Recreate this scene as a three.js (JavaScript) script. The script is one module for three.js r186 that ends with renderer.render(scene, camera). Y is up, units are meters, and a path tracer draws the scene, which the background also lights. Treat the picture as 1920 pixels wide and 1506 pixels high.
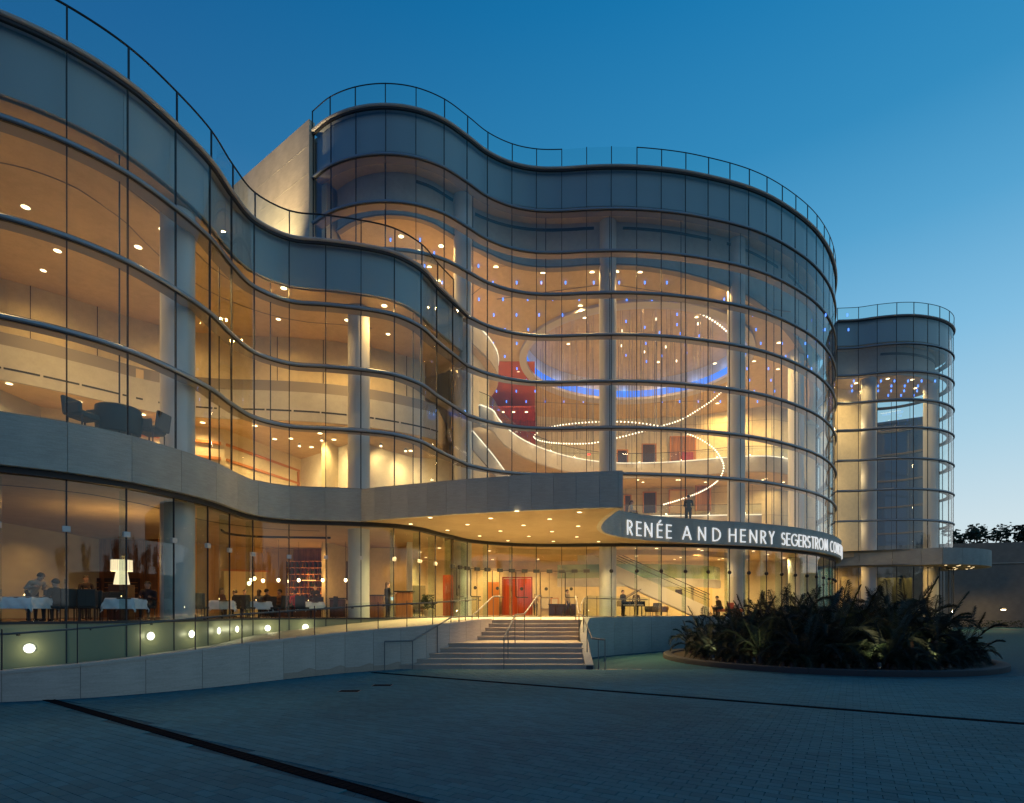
import * as THREE from 'three';
import { mergeGeometries } from 'three/addons/utils/BufferGeometryUtils.js';
import { RoundedBoxGeometry } from 'three/addons/geometries/RoundedBoxGeometry.js';
import { MarchingCubes } from 'three/addons/objects/MarchingCubes.js';

// ------------------------------------------------------------------ camera, sky, sun, exposure
const scene = new THREE.Scene();
const EYE = 1.75, FOCAL = 1050, HORIZON = 1146;
const camera = new THREE.PerspectiveCamera(2 * Math.atan(753 / FOCAL) * 180 / Math.PI, 1920 / 1506, 0.1, 2000);
camera.position.set(0, EYE, 0);
camera.lookAt(0, EYE, -10);
camera.setViewOffset(1920, 1506, 0, 753 - HORIZON, 1920, 1506);   // the rising front of a view camera
scene.add(camera);

const renderer = new THREE.WebGLRenderer();
renderer.toneMapping = THREE.LinearToneMapping;
renderer.toneMappingExposure = 1.0;
renderer.shadowMap.enabled = true;

const mix = (a, b, t) => a + (b - a) * t;
const clamp = (v, a, b) => Math.max(a, Math.min(b, v));
const smooth = (a, b, v) => { const t = clamp((v - a) / (b - a), 0, 1); return t * t * (3 - 2 * t); };
{ // dusk sky: pale towards the set sun over the far end of the plaza, deep blue overhead and away from it
  const W = 1024, H = 512, data = new Float32Array(W * H * 4);
  const stops = [[-90, .02, .03, .04], [-4, .03, .045, .055], [0, .70, .76, .76], [7, .57, .70, .76], [14, .38, .60, .74], [22, .205, .475, .70], [30, .085, .34, .59], [37, .032, .245, .49], [47, .009, .18, .42], [62, .004, .10, .26], [90, .004, .09, .22]];
  const SUNAZ = Math.atan2(-0.35, 0.94);
  for (let j = 0; j < H; j++) {
    const el = (j + .5) / H * 180 - 90;
    let k = 0; while (k < stops.length - 2 && el > stops[k + 1][0]) k++;
    const t = clamp((el - stops[k][0]) / (stops[k + 1][0] - stops[k][0]), 0, 1);
    for (let i = 0; i < W; i++) {
      const az = ((i + .5) / W - .5) * 2 * Math.PI;      // atan2(z, x)
      const c = Math.cos(az - SUNAZ);                    // 1 towards the set sun
      const far = smooth(1.0, -1.0, c);
      const low = smooth(55, 0, el);
      const o = (j * W + i) * 4;
      const dim = mix(1.08, mix(.42, .32, low), far);
      data[o] = mix(stops[k][1], stops[k + 1][1], t) * dim * mix(1, .85, far * low);
      data[o + 1] = mix(stops[k][2], stops[k + 1][2], t) * mix(dim, dim * .92, far);
      data[o + 2] = mix(stops[k][3], stops[k + 1][3], t) * mix(dim, 1.0 * Math.sqrt(dim), far * .7);
      data[o + 3] = 1;
    }
  }
  const sky = new THREE.DataTexture(data, W, H, THREE.RGBAFormat, THREE.FloatType);
  sky.mapping = THREE.EquirectangularReflectionMapping; sky.magFilter = THREE.LinearFilter; sky.needsUpdate = true;
  scene.background = sky; scene.environment = sky;
}
const sun = new THREE.DirectionalLight(new THREE.Color(1, .76, .62), 0.07);
sun.name = 'afterglow';
sun.position.set(94, 5, -35); sun.shadow.radius = 70;
Object.assign(sun.shadow.camera, { left: -90, right: 90, top: 60, bottom: -60, far: 300 });
scene.add(sun);

// ------------------------------------------------------------------ helpers
let seed = 7;
const rnd = () => { seed = (seed * 1664525 + 1013904223) >>> 0; return seed / 4294967296; };
const rr = (a, b) => a + (b - a) * rnd();
const at = (px, py, Z) => new THREE.Vector3((px - 960) * Z / FOCAL, EYE + (HORIZON - py) * Z / FOCAL, -Z);
const V = (X, Y, Z) => new THREE.Vector3(X, Y, -Z);
const used = {};
function numbered(name) { const n = used[name] ?? 0; used[name] = n + 1; return n ? name + '_' + String(n).padStart(3, '0') : name; }
function thing(name, label, category, group) {
  const o = new THREE.Group(); o.name = numbered(name); o.userData = { label, category };
  if (group) o.userData.group = group;
  scene.add(o); return o;
}
function part(name, geo, mat, parent) { const m = new THREE.Mesh(geo, mat); m.name = name; parent.add(m); return m; }
function structure(name, geo, mat, label) { const m = part(numbered(name), geo, mat, scene); m.userData = { kind: 'structure', label, category: name.split('_').pop() }; return m; }
function holder(name, parent) { const g = new THREE.Group(); g.name = name; parent.add(g); return g; }
const merge = (list) => mergeGeometries(list.map((g) => { const n = g.index ? g.toNonIndexed() : g; for (const k of Object.keys(n.attributes)) if (!['position', 'normal', 'uv'].includes(k)) n.deleteAttribute(k); return n; }));
const box = (w, h, d, x = 0, y = 0, z = 0) => new THREE.BoxGeometry(w, h, d).translate(x, y, z);
const rbox = (w, h, d, x = 0, y = 0, z = 0, r = .02) => new RoundedBoxGeometry(w, h, d, 2, Math.min(r, w / 2.1, h / 2.1, d / 2.1)).translate(x, y, z);
const cyl = (r0, r1, h, x = 0, y = 0, z = 0, n = 16) => new THREE.CylinderGeometry(r1, r0, h, n).translate(x, y, z);
function bar(a, b, r, n = 8) {
  const d = b.clone().sub(a), g = new THREE.CylinderGeometry(r, r, d.length(), n);
  g.applyQuaternion(new THREE.Quaternion().setFromUnitVectors(new THREE.Vector3(0, 1, 0), d.normalize()));
  return g.translate((a.x + b.x) / 2, (a.y + b.y) / 2, (a.z + b.z) / 2);
}
function tube(pts, r, seg = 6, n = 8, smoothIt = true) {
  if (!smoothIt) return merge(pts.slice(1).map((p, i) => bar(pts[i], p, r, n)).concat(pts.slice(1, -1).map((p) => new THREE.SphereGeometry(r, n, 6).translate(p.x, p.y, p.z))));
  return new THREE.TubeGeometry(new THREE.CatmullRomCurve3(pts, false, 'centripetal'), seg * (pts.length - 1), r, n, false);
}
// a curve in plan through points [X, distance from the camera plane]; u counts the points
class Plan {
  constructor(pts) { this.pts = pts; this.n = pts.length - 1; this.c = new THREE.CatmullRomCurve3(pts.map((p) => new THREE.Vector3(p[0], 0, p[1])), false, 'centripetal'); }
  at(u, d = 0) {
    const t = clamp(u / this.n, 0, 1), p = this.c.getPoint(t), g = this.c.getTangent(clamp(t, 1e-4, 1 - 1e-4));
    const l = Math.hypot(g.x, g.z), nx = g.z / l, nz = -g.x / l;           // outward
    return { x: p.x + nx * d, z: p.z + nz * d, nx, nz, tx: g.x / l, tz: g.z / l };
  }
  list(u0, u1, d = 0, step = .25) { const out = [], k = Math.max(1, Math.ceil(Math.abs(u1 - u0) / step)); for (let i = 0; i <= k; i++) { const q = this.at(mix(u0, u1, i / k), d); out.push([q.x, q.z]); } return out; }
  length(u0, u1) { let s = 0, a = this.at(u0); const k = Math.ceil(Math.abs(u1 - u0) * 12); for (let i = 1; i <= k; i++) { const b = this.at(mix(u0, u1, i / k)); s += Math.hypot(b.x - a.x, b.z - a.z); a = b; } return s; }
  uAtPixel(px, from, to, d = 0) { let best = from, e = 1e9; for (let u = from; u <= to; u += .01) { const p = this.at(u, d), k = Math.abs(960 + FOCAL * p.x / p.z - px); if (k < e) { e = k; best = u; } } return best; }
}
// real panes are never quite in plane: each one leans a little and bulges a little
function pane(plan, u0, u1, y0, y1, d = 0, seg = 6) {
  const g = ribbon(plan, u0, u1, y0, y1, d, seg), n = g.attributes.normal, ex = rr(-.007, .007), ey = rr(-.005, .005), bx = rr(-.012, .012), by = rr(.0, .007), k = n.count / 2;
  for (let i = 0; i < n.count; i++) { const q = plan.at(mix(u0, u1, Math.floor(i / 2) / (k - 1)), d), t = (Math.floor(i / 2) / (k - 1) - .5) * 2, e = ex + bx * t, x = n.getX(i) + q.tx * e, y = ey + by * (i % 2 ? 1 : -1), z = n.getZ(i) - q.tz * e, l = Math.hypot(x, y, z); n.setXYZ(i, x / l, y / l, z / l); }
  return g;
}
const val = (f, p, u) => typeof f === 'function' ? f(p, u) : f;
function ribbon(plan, u0, u1, y0, y1, d = 0, seg = 4) {
  const pos = [], nor = [], uv = [], idx = []; let s = 0, prev = null;
  const k = Math.max(1, Math.round(seg * Math.max(1, Math.abs(u1 - u0))));
  for (let i = 0; i <= k; i++) {
    const u = mix(u0, u1, i / k), p = plan.at(u, d); if (prev) s += Math.hypot(p.x - prev.x, p.z - prev.z); prev = p;
    const a = val(y0, p, u), b = val(y1, p, u);
    pos.push(p.x, a, -p.z, p.x, b, -p.z); nor.push(p.nx, 0, -p.nz, p.nx, 0, -p.nz); uv.push(s, a, s, b);
    if (i) { const q = 2 * i; idx.push(q - 2, q, q - 1, q, q + 1, q - 1); }
  }
  const g = new THREE.BufferGeometry();
  g.setAttribute('position', new THREE.Float32BufferAttribute(pos, 3)); g.setAttribute('normal', new THREE.Float32BufferAttribute(nor, 3)); g.setAttribute('uv', new THREE.Float32BufferAttribute(uv, 2)); g.setIndex(idx);
  return g;
}
// a closed profile [[offset, height] ...] (heights may depend on the place) swept along a plan, with end caps
function sweep(plan, u0, u1, prof, seg = 4) {
  const k = Math.max(1, Math.round(seg * Math.max(1, Math.abs(u1 - u0)))), parts = [], m = prof.length;
  const P = (i, j) => { const u = mix(u0, u1, i / k), q = plan.at(u, prof[j][0]); return [q.x, val(prof[j][1], q, u), -q.z]; };
  let s = [0]; for (let i = 1; i <= k; i++) { const a = plan.at(mix(u0, u1, (i - 1) / k)), b = plan.at(mix(u0, u1, i / k)); s.push(s[i - 1] + Math.hypot(a.x - b.x, a.z - b.z)); }
  for (let j = 0; j < m; j++) {
    const j2 = (j + 1) % m, pos = [], uv = [], idx = [], w = Math.hypot(prof[j2][0] - prof[j][0], val(prof[j2][1], plan.at(u0), u0) - val(prof[j][1], plan.at(u0), u0));
    for (let i = 0; i <= k; i++) { const a = P(i, j), b = P(i, j2); pos.push(...a, ...b); uv.push(s[i], a[1], s[i], a[1] + (Math.abs(b[1] - a[1]) > 1e-6 ? b[1] - a[1] : w)); if (i) { const q = 2 * i; idx.push(q - 2, q - 1, q, q, q - 1, q + 1); } }
    const g = new THREE.BufferGeometry(); g.setAttribute('position', new THREE.Float32BufferAttribute(pos, 3)); g.setAttribute('uv', new THREE.Float32BufferAttribute(uv, 2)); g.setIndex(idx); g.computeVertexNormals(); parts.push(g);
  }
  const tri = THREE.ShapeUtils.triangulateShape(prof.map((p) => new THREE.Vector2(p[0], val(p[1], plan.at(u0), u0))), []);
  for (const i of [0, k]) {
    const pos = []; for (const t of tri) for (const j of i ? t : [t[0], t[2], t[1]]) pos.push(...P(i, j));
    const g = new THREE.BufferGeometry(); g.setAttribute('position', new THREE.Float32BufferAttribute(pos, 3)); g.setAttribute('uv', new THREE.Float32BufferAttribute(new Array(pos.length / 3 * 2).fill(0), 2)); g.computeVertexNormals(); parts.push(g);
  }
  return merge(parts);
}
const rect = (d0, d1, y0, y1) => [[d0, y0], [d1, y0], [d1, y1], [d0, y1]];
function slab(poly, top, t, hole) {
  const s = new THREE.Shape(poly.map((p) => new THREE.Vector2(p[0], -p[1])));
  if (hole) s.holes.push(new THREE.Path(hole.map((p) => new THREE.Vector2(p[0], -p[1]))));
  return new THREE.ExtrudeGeometry(s, { depth: t, bevelEnabled: false }).rotateX(Math.PI / 2).translate(0, top, 0);
}
function wallLine(pts, y0, y1, t = .2) { // straight wall lengths between points
  const out = [];
  for (let i = 1; i < pts.length; i++) {
    const [ax, az] = pts[i - 1], [bx, bz] = pts[i], l = Math.hypot(bx - ax, bz - az);
    const g = box(l + t * .5, y1 - y0, t); const uv = g.attributes.uv; for (let k = 0; k < uv.count; k++) uv.setXY(k, uv.getX(k) * l, uv.getY(k) * (y1 - y0));
    out.push(g.rotateY(Math.atan2(bz - az, bx - ax)).translate((ax + bx) / 2, (y0 + y1) / 2, -(az + bz) / 2));
  }
  return merge(out);
}
// ------------------------------------------------------------------ textures and materials
function tex(w, h, fn, srgb = true) {
  const d = new Uint8Array(w * h * 4);
  for (let j = 0; j < h; j++) for (let i = 0; i < w; i++) { const c = fn(i / w, j / h, i, j), o = (j * w + i) * 4; d[o] = clamp(c[0] * 255, 0, 255); d[o + 1] = clamp(c[1] * 255, 0, 255); d[o + 2] = clamp(c[2] * 255, 0, 255); d[o + 3] = 255; }
  const t = new THREE.DataTexture(d, w, h); t.wrapS = t.wrapT = THREE.RepeatWrapping; t.magFilter = THREE.LinearFilter; t.minFilter = THREE.LinearMipmapLinearFilter; t.generateMipmaps = true; if (srgb) t.colorSpace = THREE.SRGBColorSpace; t.needsUpdate = true; return t;
}
const lattice = (n, sd) => { const a = []; let s = sd; for (let i = 0; i < n * n; i++) { s = (s * 1664525 + 1013904223) >>> 0; a.push(s / 4294967296); } return a; };
function noise2(n, sd) { const L = lattice(n, sd); return (u, v) => { const x = ((u % 1) + 1) % 1 * n, y = ((v % 1) + 1) % 1 * n, i = Math.floor(x), j = Math.floor(y), f = x - i, g = y - j, q = (a, b) => L[(b % n) * n + (a % n)], sf = f * f * (3 - 2 * f), sg = g * g * (3 - 2 * g); return mix(mix(q(i, j), q(i + 1, j), sf), mix(q(i, j + 1), q(i + 1, j + 1), sf), sg); }; }
const nA = noise2(8, 11), nB = noise2(32, 23), nC = noise2(128, 37), nD = noise2(64, 5), nE = noise2(16, 77);
const stoneTex = tex(512, 512, (u, v) => { const s = .84 + .045 * (nD(u * .25, v * 2) - .5) + .035 * (nB(u * .5, v * 3) - .5) + .07 * (nA(u, v) - .5) + .05 * (nC(u, v * 2) - .5); return [s, s * .985, s * .95]; });
stoneTex.repeat.set(.33, .33);
const stoneBump = tex(256, 256, (u, v) => { const s = .5 + .5 * (nD(u * .3, v * 2) - .5) + .3 * (nC(u, v) - .5); return [s, s, s]; }, false); stoneBump.repeat.set(.6, .6);
const woodTex = tex(256, 512, (u, v) => { const s = .78 + .22 * (nC(u * 1, v * .06) - .5) + .18 * (nE(u * 1.5, v * .1) - .5) + .10 * (nA(u, v) - .5); return [s, s * .93, s * .85]; }); woodTex.repeat.set(.8, .4);
const stainTex = tex(512, 512, (u, v) => { // stone with a brown tide mark along the foot, as on the real wall
  const y = v * 3, edge = .04 + .26 * nA(u, .3) + .015 * nB(u, .7), on = y < edge ? .5 + .5 * nC(u * 2, v * 3) : 0, rim = Math.abs(y - edge) < .012 ? .25 : 0, k = on * .22 + rim * .3;
  const s = .84 + .045 * (nD(u * .25, v * 2) - .5) + .07 * (nA(u, v) - .5) + .05 * (nC(u, v * 2) - .5);
  return [s * (1 - k * .55), s * .985 * (1 - k * .8), s * .95 * (1 - k)];
}); stainTex.repeat.set(1 / 3, 1 / 3);
const plasterTex = tex(256, 256, (u, v) => { const s = .93 + .05 * (nA(u, v) - .5) + .04 * (nB(u, v) - .5) + .03 * (nC(u, v) - .5); return [s, s, s]; }); plasterTex.repeat.set(.15, .15);
const paveTex = tex(512, 512, (u, v) => { // pavers beyond the ones that are built: running bond, 2 m tile
  const x = u * 8, y = v * 16, row = Math.floor(y), xx = x + (row % 2) * .5, col = Math.floor(xx), fx = xx - col, fy = y - row;
  const L = ((Math.sin((col % 8) * 12.9898 + row * 78.233) * 43758.5453) % 1 + 1) % 1;
  let s = .82 + .08 * (L - .5) + .10 * (nB(u, v) - .5) + .08 * (nC(u, v) - .5); if (fx < .025 || fy < .05) s *= .72; return [s, s, s * 1.0];
}); paveTex.repeat.set(.5, .5);
const col = (r, g, b) => new THREE.Color().setRGB(r, g, b);
const std = (r, g, b, rough = .7, extra = {}) => new THREE.MeshStandardMaterial({ color: col(r, g, b), roughness: rough, ...extra });
const glow = (r, g, b, k = 1) => new THREE.MeshStandardMaterial({ color: col(.06, .06, .06), emissive: col(r, g, b), emissiveIntensity: k, roughness: .5 });
const M = {
  stone: std(.57, .57, .525, .75, { map: stoneTex, bumpMap: stoneBump, bumpScale: .0007 }),
  stoneB: std(.545, .545, .50, .75, { map: stoneTex, bumpMap: stoneBump, bumpScale: .0007 }),
  stoneC: std(.60, .595, .545, .75, { map: stoneTex, bumpMap: stoneBump, bumpScale: .0007 }),
  travertine: std(.72, .66, .54, .7, { map: stoneTex, bumpMap: stoneBump, bumpScale: .001 }),
  wallStone: std(.72, .61, .54, .75, { map: stoneTex, bumpMap: stoneBump, bumpScale: .0007 }),
  wallStoneB: std(.69, .59, .52, .75, { map: stoneTex, bumpMap: stoneBump, bumpScale: .0007 }),
  wallStain: std(.71, .60, .53, .78, { map: stainTex }),
  drain: new THREE.MeshPhysicalMaterial({ color: col(.008, .008, .01), roughness: 1, specularIntensity: .1 }),
  granite: std(.04, .045, .055, .8, { map: stoneTex }),
  step: std(.60, .51, .43, .7, { map: stoneTex, bumpMap: stoneBump, bumpScale: .0007 }),
  alu: std(.24, .29, .33, .42, { metalness: .35 }),
  aluLight: std(.50, .50, .48, .5, { metalness: .2 }),
  steel: std(.17, .16, .15, .5, { metalness: .35 }),
  darkMetal: std(.025, .027, .03, .4, { metalness: .4 }),
  joint: std(.018, .02, .024, .6),
  fin: std(.22, .19, .16, .55),
  spandrel: std(.33, .37, .38, .8),
  bulkhead: std(.48, .46, .42, .8, { map: plasterTex }),
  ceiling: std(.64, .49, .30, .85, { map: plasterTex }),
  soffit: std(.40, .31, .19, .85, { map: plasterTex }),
  cream: std(.76, .65, .42, .85, { map: plasterTex }),
  parapet: std(.52, .45, .35, .8, { map: plasterTex }),
  white: std(.78, .74, .66, .8, { map: plasterTex }),
  column: std(.62, .61, .58, .6, { map: plasterTex }),
  floor: std(.45, .38, .29, .35, { map: stoneTex }),
  wood: std(.42, .19, .065, .45, { map: woodTex }),
  woodRed: std(.50, .055, .018, .5, { map: woodTex }),
  redDoor: std(.80, .13, .018, .45, { map: woodTex }),
  darkWood: std(.07, .03, .018, .45, { map: woodTex }),
  trim: std(.50, .19, .05, .5),
  black: std(.012, .012, .013, .6),
  fabric: std(.055, .048, .042, .85),
  cloth: std(.78, .78, .76, .85),
  glass: new THREE.MeshPhysicalMaterial({ color: col(.93, .97, .95), transmission: 1, thickness: 0, roughness: 0, ior: 1.66 }),
  glassWing: new THREE.MeshPhysicalMaterial({ color: col(.93, .97, .95), transmission: 1, thickness: 0, roughness: 0, ior: 1.54 }),
  guard: new THREE.MeshPhysicalMaterial({ color: col(.86, .94, .92), transmission: 1, thickness: 0, roughness: 0, ior: 1.62 }),
  greenGlass: new THREE.MeshPhysicalMaterial({ color: col(.60, .86, .70), transmission: .75, thickness: 0, roughness: .25, ior: 1.5 }),
  backPaint: std(.25, .255, .15, .35),
  lampWarm: glow(1, .76, .42, 5), lampBlue: glow(.08, .24, 1, 2.4), led: glow(1, .86, .60, 1.2), ringBlue: glow(.035, .23, 1, 1.1), crystal: glow(1, .82, .58, 3),
  lampRound: glow(1, .93, .68, 3.5), shade: glow(1, .80, .48, 1.2), letter: std(.86, .86, .84, .5), screen: glow(.75, .95, .95, 1.3),
};
M.letter.emissive = col(1, .98, .94); M.letter.emissiveIntensity = .62;
const WARM = new THREE.Color(1, .59, .19), AMBER = new THREE.Color(1, .49, .13), SOFTW = new THREE.Color(1, .66, .26), BLUE = new THREE.Color(.12, .36, 1);
const discGeo = new THREE.CircleGeometry(.12, 14).rotateX(Math.PI / 2), trimGeo = new THREE.RingGeometry(.12, .15, 16).rotateX(Math.PI / 2);
function spot(parent, p, I, color, angle = 1.15, dir = [0, -1, 0], soft = 5, pen = .8) {
  const l = new THREE.SpotLight(color, I, 0, angle, pen, 2); l.name = 'spot_lamp'; l.position.copy(p); l.shadow.radius = soft; parent.add(l); l.add(l.target); l.target.position.set(...dir); return l;
}
function point(parent, p, I, color, soft = 5) { const l = new THREE.PointLight(color, I, 0, 2); l.name = 'lamp_light'; l.position.copy(p); l.shadow.radius = soft; parent.add(l); return l; }
const lightScale = { v: 1 };
function downlight(parent, p, I, color = WARM, size = 1, angle = 1.15, m = M.lampWarm, pen = .8) {
  const d = part('downlight', discGeo, m, parent); d.position.copy(p).setY(p.y - .012); d.scale.setScalar(size);
  const r = part('trim_ring', trimGeo, M.aluLight, d); r.position.y = -.004;
  if (I) spot(parent, p.clone().setY(p.y - .05), I, color, angle, [0, -1, 0], 5, pen);
  return d;
}

// ------------------------------------------------------------------ building plans (metres, measured from the photograph)
const FLOOR = 1.42, B0 = 5.71, B1 = 7.12;                    // lobby floor, foot and head of the stone band
const ROWS = [9.80, 12.52, 15.24, 17.96, 20.41, 22.87, 25.32]; // transoms
const WING_TOP = 17.99, HALL_TOP = 27.76;
const wingPts = [[-21.5, 14.9], [-20, 14.5], [-18.48, 14.35], [-16.96, 14.4], [-15.46, 14.66], [-14.05, 15.23], [-12.82, 16.12], [-11.86, 17.29], [-11.27, 18.78], [-10.93, 20.28], [-10.92, 21.83], [-10.72, 23.3], [-9.69, 24.36], [-8.2, 24.64], [-6.73, 24.96], [-5.35, 25.5], [-4.31, 26.6], [-3.75, 28.0], [-3.1, 29.4], [-2.46, 30.76]];
const hallPts = [[-10.83, 30.48], [-9.59, 29.62], [-8.11, 29.06], [-6.52, 28.87], [-4.99, 29.09], [-3.6, 29.75], [-2.46, 30.76], [-1.39, 31.8], [0, 32.59], [1.44, 32.95], [2.93, 32.98], [4.38, 32.86], [5.82, 32.8], [7.32, 32.84], [8.8, 32.99], [10.3, 33.23], [11.77, 33.58], [13.2, 33.98], [14.58, 34.46], [15.94, 35.07], [17.25, 35.8], [18.53, 36.62], [19.76, 37.5], [20.9, 38.44], [21.97, 39.47]];
for (let k = 1; k <= 9; k++) { const th = (134.4 - 3.85 * k) * Math.PI / 180; hallPts.push([5.8 + 22.63 * Math.sin(th), 55.3 + 22.63 * Math.cos(th)]); }
hallPts.push([28.9, 52.6]);
const lowPts = [...wingPts.slice(0, 19), ...hallPts.slice(6)];
const towerPts = [[29.2, 50.27], [31.0, 50.1], [32.4, 49.66], [33.9, 49.35], [35.36, 49.3], [36.8, 49.55], [38.15, 49.98], [39.6, 50.75], [40.85, 51.8], [41.7, 53.1], [42.0, 54.6], [41.7, 56.1], [40.8, 57.4], [39.5, 58.3], [38.0, 58.7], [36.4, 58.7], [34.8, 58.5], [33.3, 58.1], [31.9, 57.4]];
const canopyPts = [[-6.66, 24.7], [-5.96, 24.32], [-5.2, 24.02], [-4.42, 23.72], [-3.55, 23.38], [-2.7, 23.05], [-1.85, 22.76], [-1.0, 22.5], [-.12, 22.25], [.76, 22.02], [1.62, 21.82], [2.48, 21.65], [3.36, 21.5], [4.24, 21.38]];
const wing = new Plan(wingPts), hall = new Plan(hallPts), low = new Plan(lowPts), tower = new Plan(towerPts), canopyFront = new Plan(canopyPts);
const HN = hallPts.length - 1;
const signPts = [[4.24, 21.38], [4.12, 23.0], [4.08, 24.9], [4.28, 26.9], [4.85, 28.6], [5.85, 29.95], [7.3, 31.1], [9.0, 31.98], [10.55, 32.6]];
for (let i = 16; i <= HN - 2; i++) { const q = hall.at(i, .42); signPts.push([q.x, q.z]); }
const sign = new Plan(signPts);
const ceilingY = (Z) => EYE + Math.min(21.6, 21.4 - .32 * (Z - 35.5));   // sloping auditorium ceiling

// transom: rounded nose outside, shelf inside
const nose = (y, h = .066, o = .10) => [[-.05, y - h], [o * .7, y - h], [o, y - h * .5], [o, y + h * .5], [o * .7, y + h], [-.05, y + h]];
function curtainWall(parent, plan, u0, u1, rowsAt, opts = {}) {
  const { glass = M.glass, shelf = .46 } = opts;
  for (let i = u0; i < u1; i++) {
    const rows = rowsAt(i);
    for (let r = 0; r < rows.length - 1; r++) part('glass_pane', pane(plan, i + .008, i + 1 - .008, rows[r] + .03, rows[r + 1] - .03), glass, parent);
  }
  for (let i = u0; i <= u1; i++) {
    const rows = rowsAt(Math.min(i, u1 - 1)), q = plan.at(i), h = rows[rows.length - 1] - rows[0];
    part('mullion', box(.03, h, .07).rotateY(Math.atan2(q.tz, q.tx)).translate(q.x + q.nx * -.02, rows[0] + h / 2, -(q.z + q.nz * -.02)), M.joint, parent);
  }
}
function transom(parent, plan, u0, u1, y, shelf = .46) {
  const t = part('transom', sweep(plan, u0, u1, nose(y), 5), M.alu, parent);
  part('shadow_gasket', sweep(plan, u0, u1, rect(-.03, .045, y - .095, y - .068), 5), M.joint, t);
  part('top_gasket', sweep(plan, u0, u1, rect(-.03, .045, y + .068, y + .088), 5), M.joint, t);
  if (shelf) part('wind_girder', sweep(plan, u0, u1, rect(-.12 - shelf, -.12, y - .03, y + .03), 5), M.fin, t);
}
function coping(parent, plan, u0, u1, y) {
  const c = part('coping', sweep(plan, u0, u1, [[-.5, y - .02], [.08, y - .02], [.13, y + .0], [.16, y + .05], [.12, y + .10], [-.5, y + .10]], 5), M.aluLight, parent);
  part('coping_shadow_strip', sweep(plan, u0, u1, rect(-.05, .06, y - .12, y - .022), 5), M.joint, c);
}
function guardRail(parent, plan, u0, u1, y, h = 1.16, every = () => true) {
  for (let i = u0; i < u1; i++) part('guard_pane', pane(plan, i + .012, i + 1 - .012, y + .12, y + h, .04), M.guard, parent);
  for (let i = u0; i <= u1; i++) { const q = plan.at(i, .04); part('guard_post', box(.045, h - .1, .05).rotateY(Math.atan2(q.tz, q.tx)).translate(q.x, y + .12 + (h - .1) / 2, -q.z), M.darkMetal, parent); }
}
function capRail(parent, plan, u0, u1, y, r = .027, d = .04) { const pts = []; for (let u = u0; u <= u1 + 1e-6; u += .25) { const q = plan.at(u, d); pts.push(V(q.x, y, q.z)); } part('guard_rail', tube(pts, r, 2, 7), M.darkMetal, parent); }

// ------------------------------------------------------------------ ground
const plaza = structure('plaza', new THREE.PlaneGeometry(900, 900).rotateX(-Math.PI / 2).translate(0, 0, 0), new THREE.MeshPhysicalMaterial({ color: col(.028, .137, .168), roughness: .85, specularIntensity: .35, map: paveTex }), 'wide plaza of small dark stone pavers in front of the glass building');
{ const uv = plaza.geometry.attributes.uv; for (let i = 0; i < uv.count; i++) uv.setXY(i, uv.getX(i) * 900, uv.getY(i) * 900); }
const PC = [10.84, 20.05], PR = 5.25;                        // round planter
const wallPts = [[-13.4, 10.0], [-12.2, 10.25], [-11.0, 10.5], [-9.88, 10.83], [-8.76, 11.28], [-7.9, 11.9], [-7.15, 12.65], [-6.5, 13.5], [-5.95, 14.35], [-5.35, 15.2], [-4.7, 15.95], [-3.95, 16.55], [-3.2, 17.1], [-2.5, 17.75], [-2.0, 18.5], [-1.6, 19.4], [-1.2, 20.35], [-.86, 21.35]];
const rampWall = new Plan(wallPts), RWN = wallPts.length - 1;
const rampTop = (p, u) => u < 3 ? mix(.5, .6, u / 3) : u < 7 ? mix(.6, .97, (u - 3) / 4) : u < 11 ? mix(.97, 1.22, (u - 7) / 4) : mix(1.22, 1.47, clamp((u - 11) / 5, 0, 1));
const drainLines = [[[-9.1, 11.0], [-.97, 5.1], .16, [-9.35, 11.18], [1.6, 3.24]], [[-3.85, 15.84], [7.93, 8.67], .12, [-3.95, 15.9], [16.5, 3.45]]];
const distToLine = (x, z, a, b) => { const dx = b[0] - a[0], dz = b[1] - a[1], l = Math.hypot(dx, dz); const t = ((x - a[0]) * dx + (z - a[1]) * dz) / l; return t < 0 || t > l ? 1e9 : Math.abs((x - a[0]) * dz - (z - a[1]) * dx) / l; };
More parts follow.
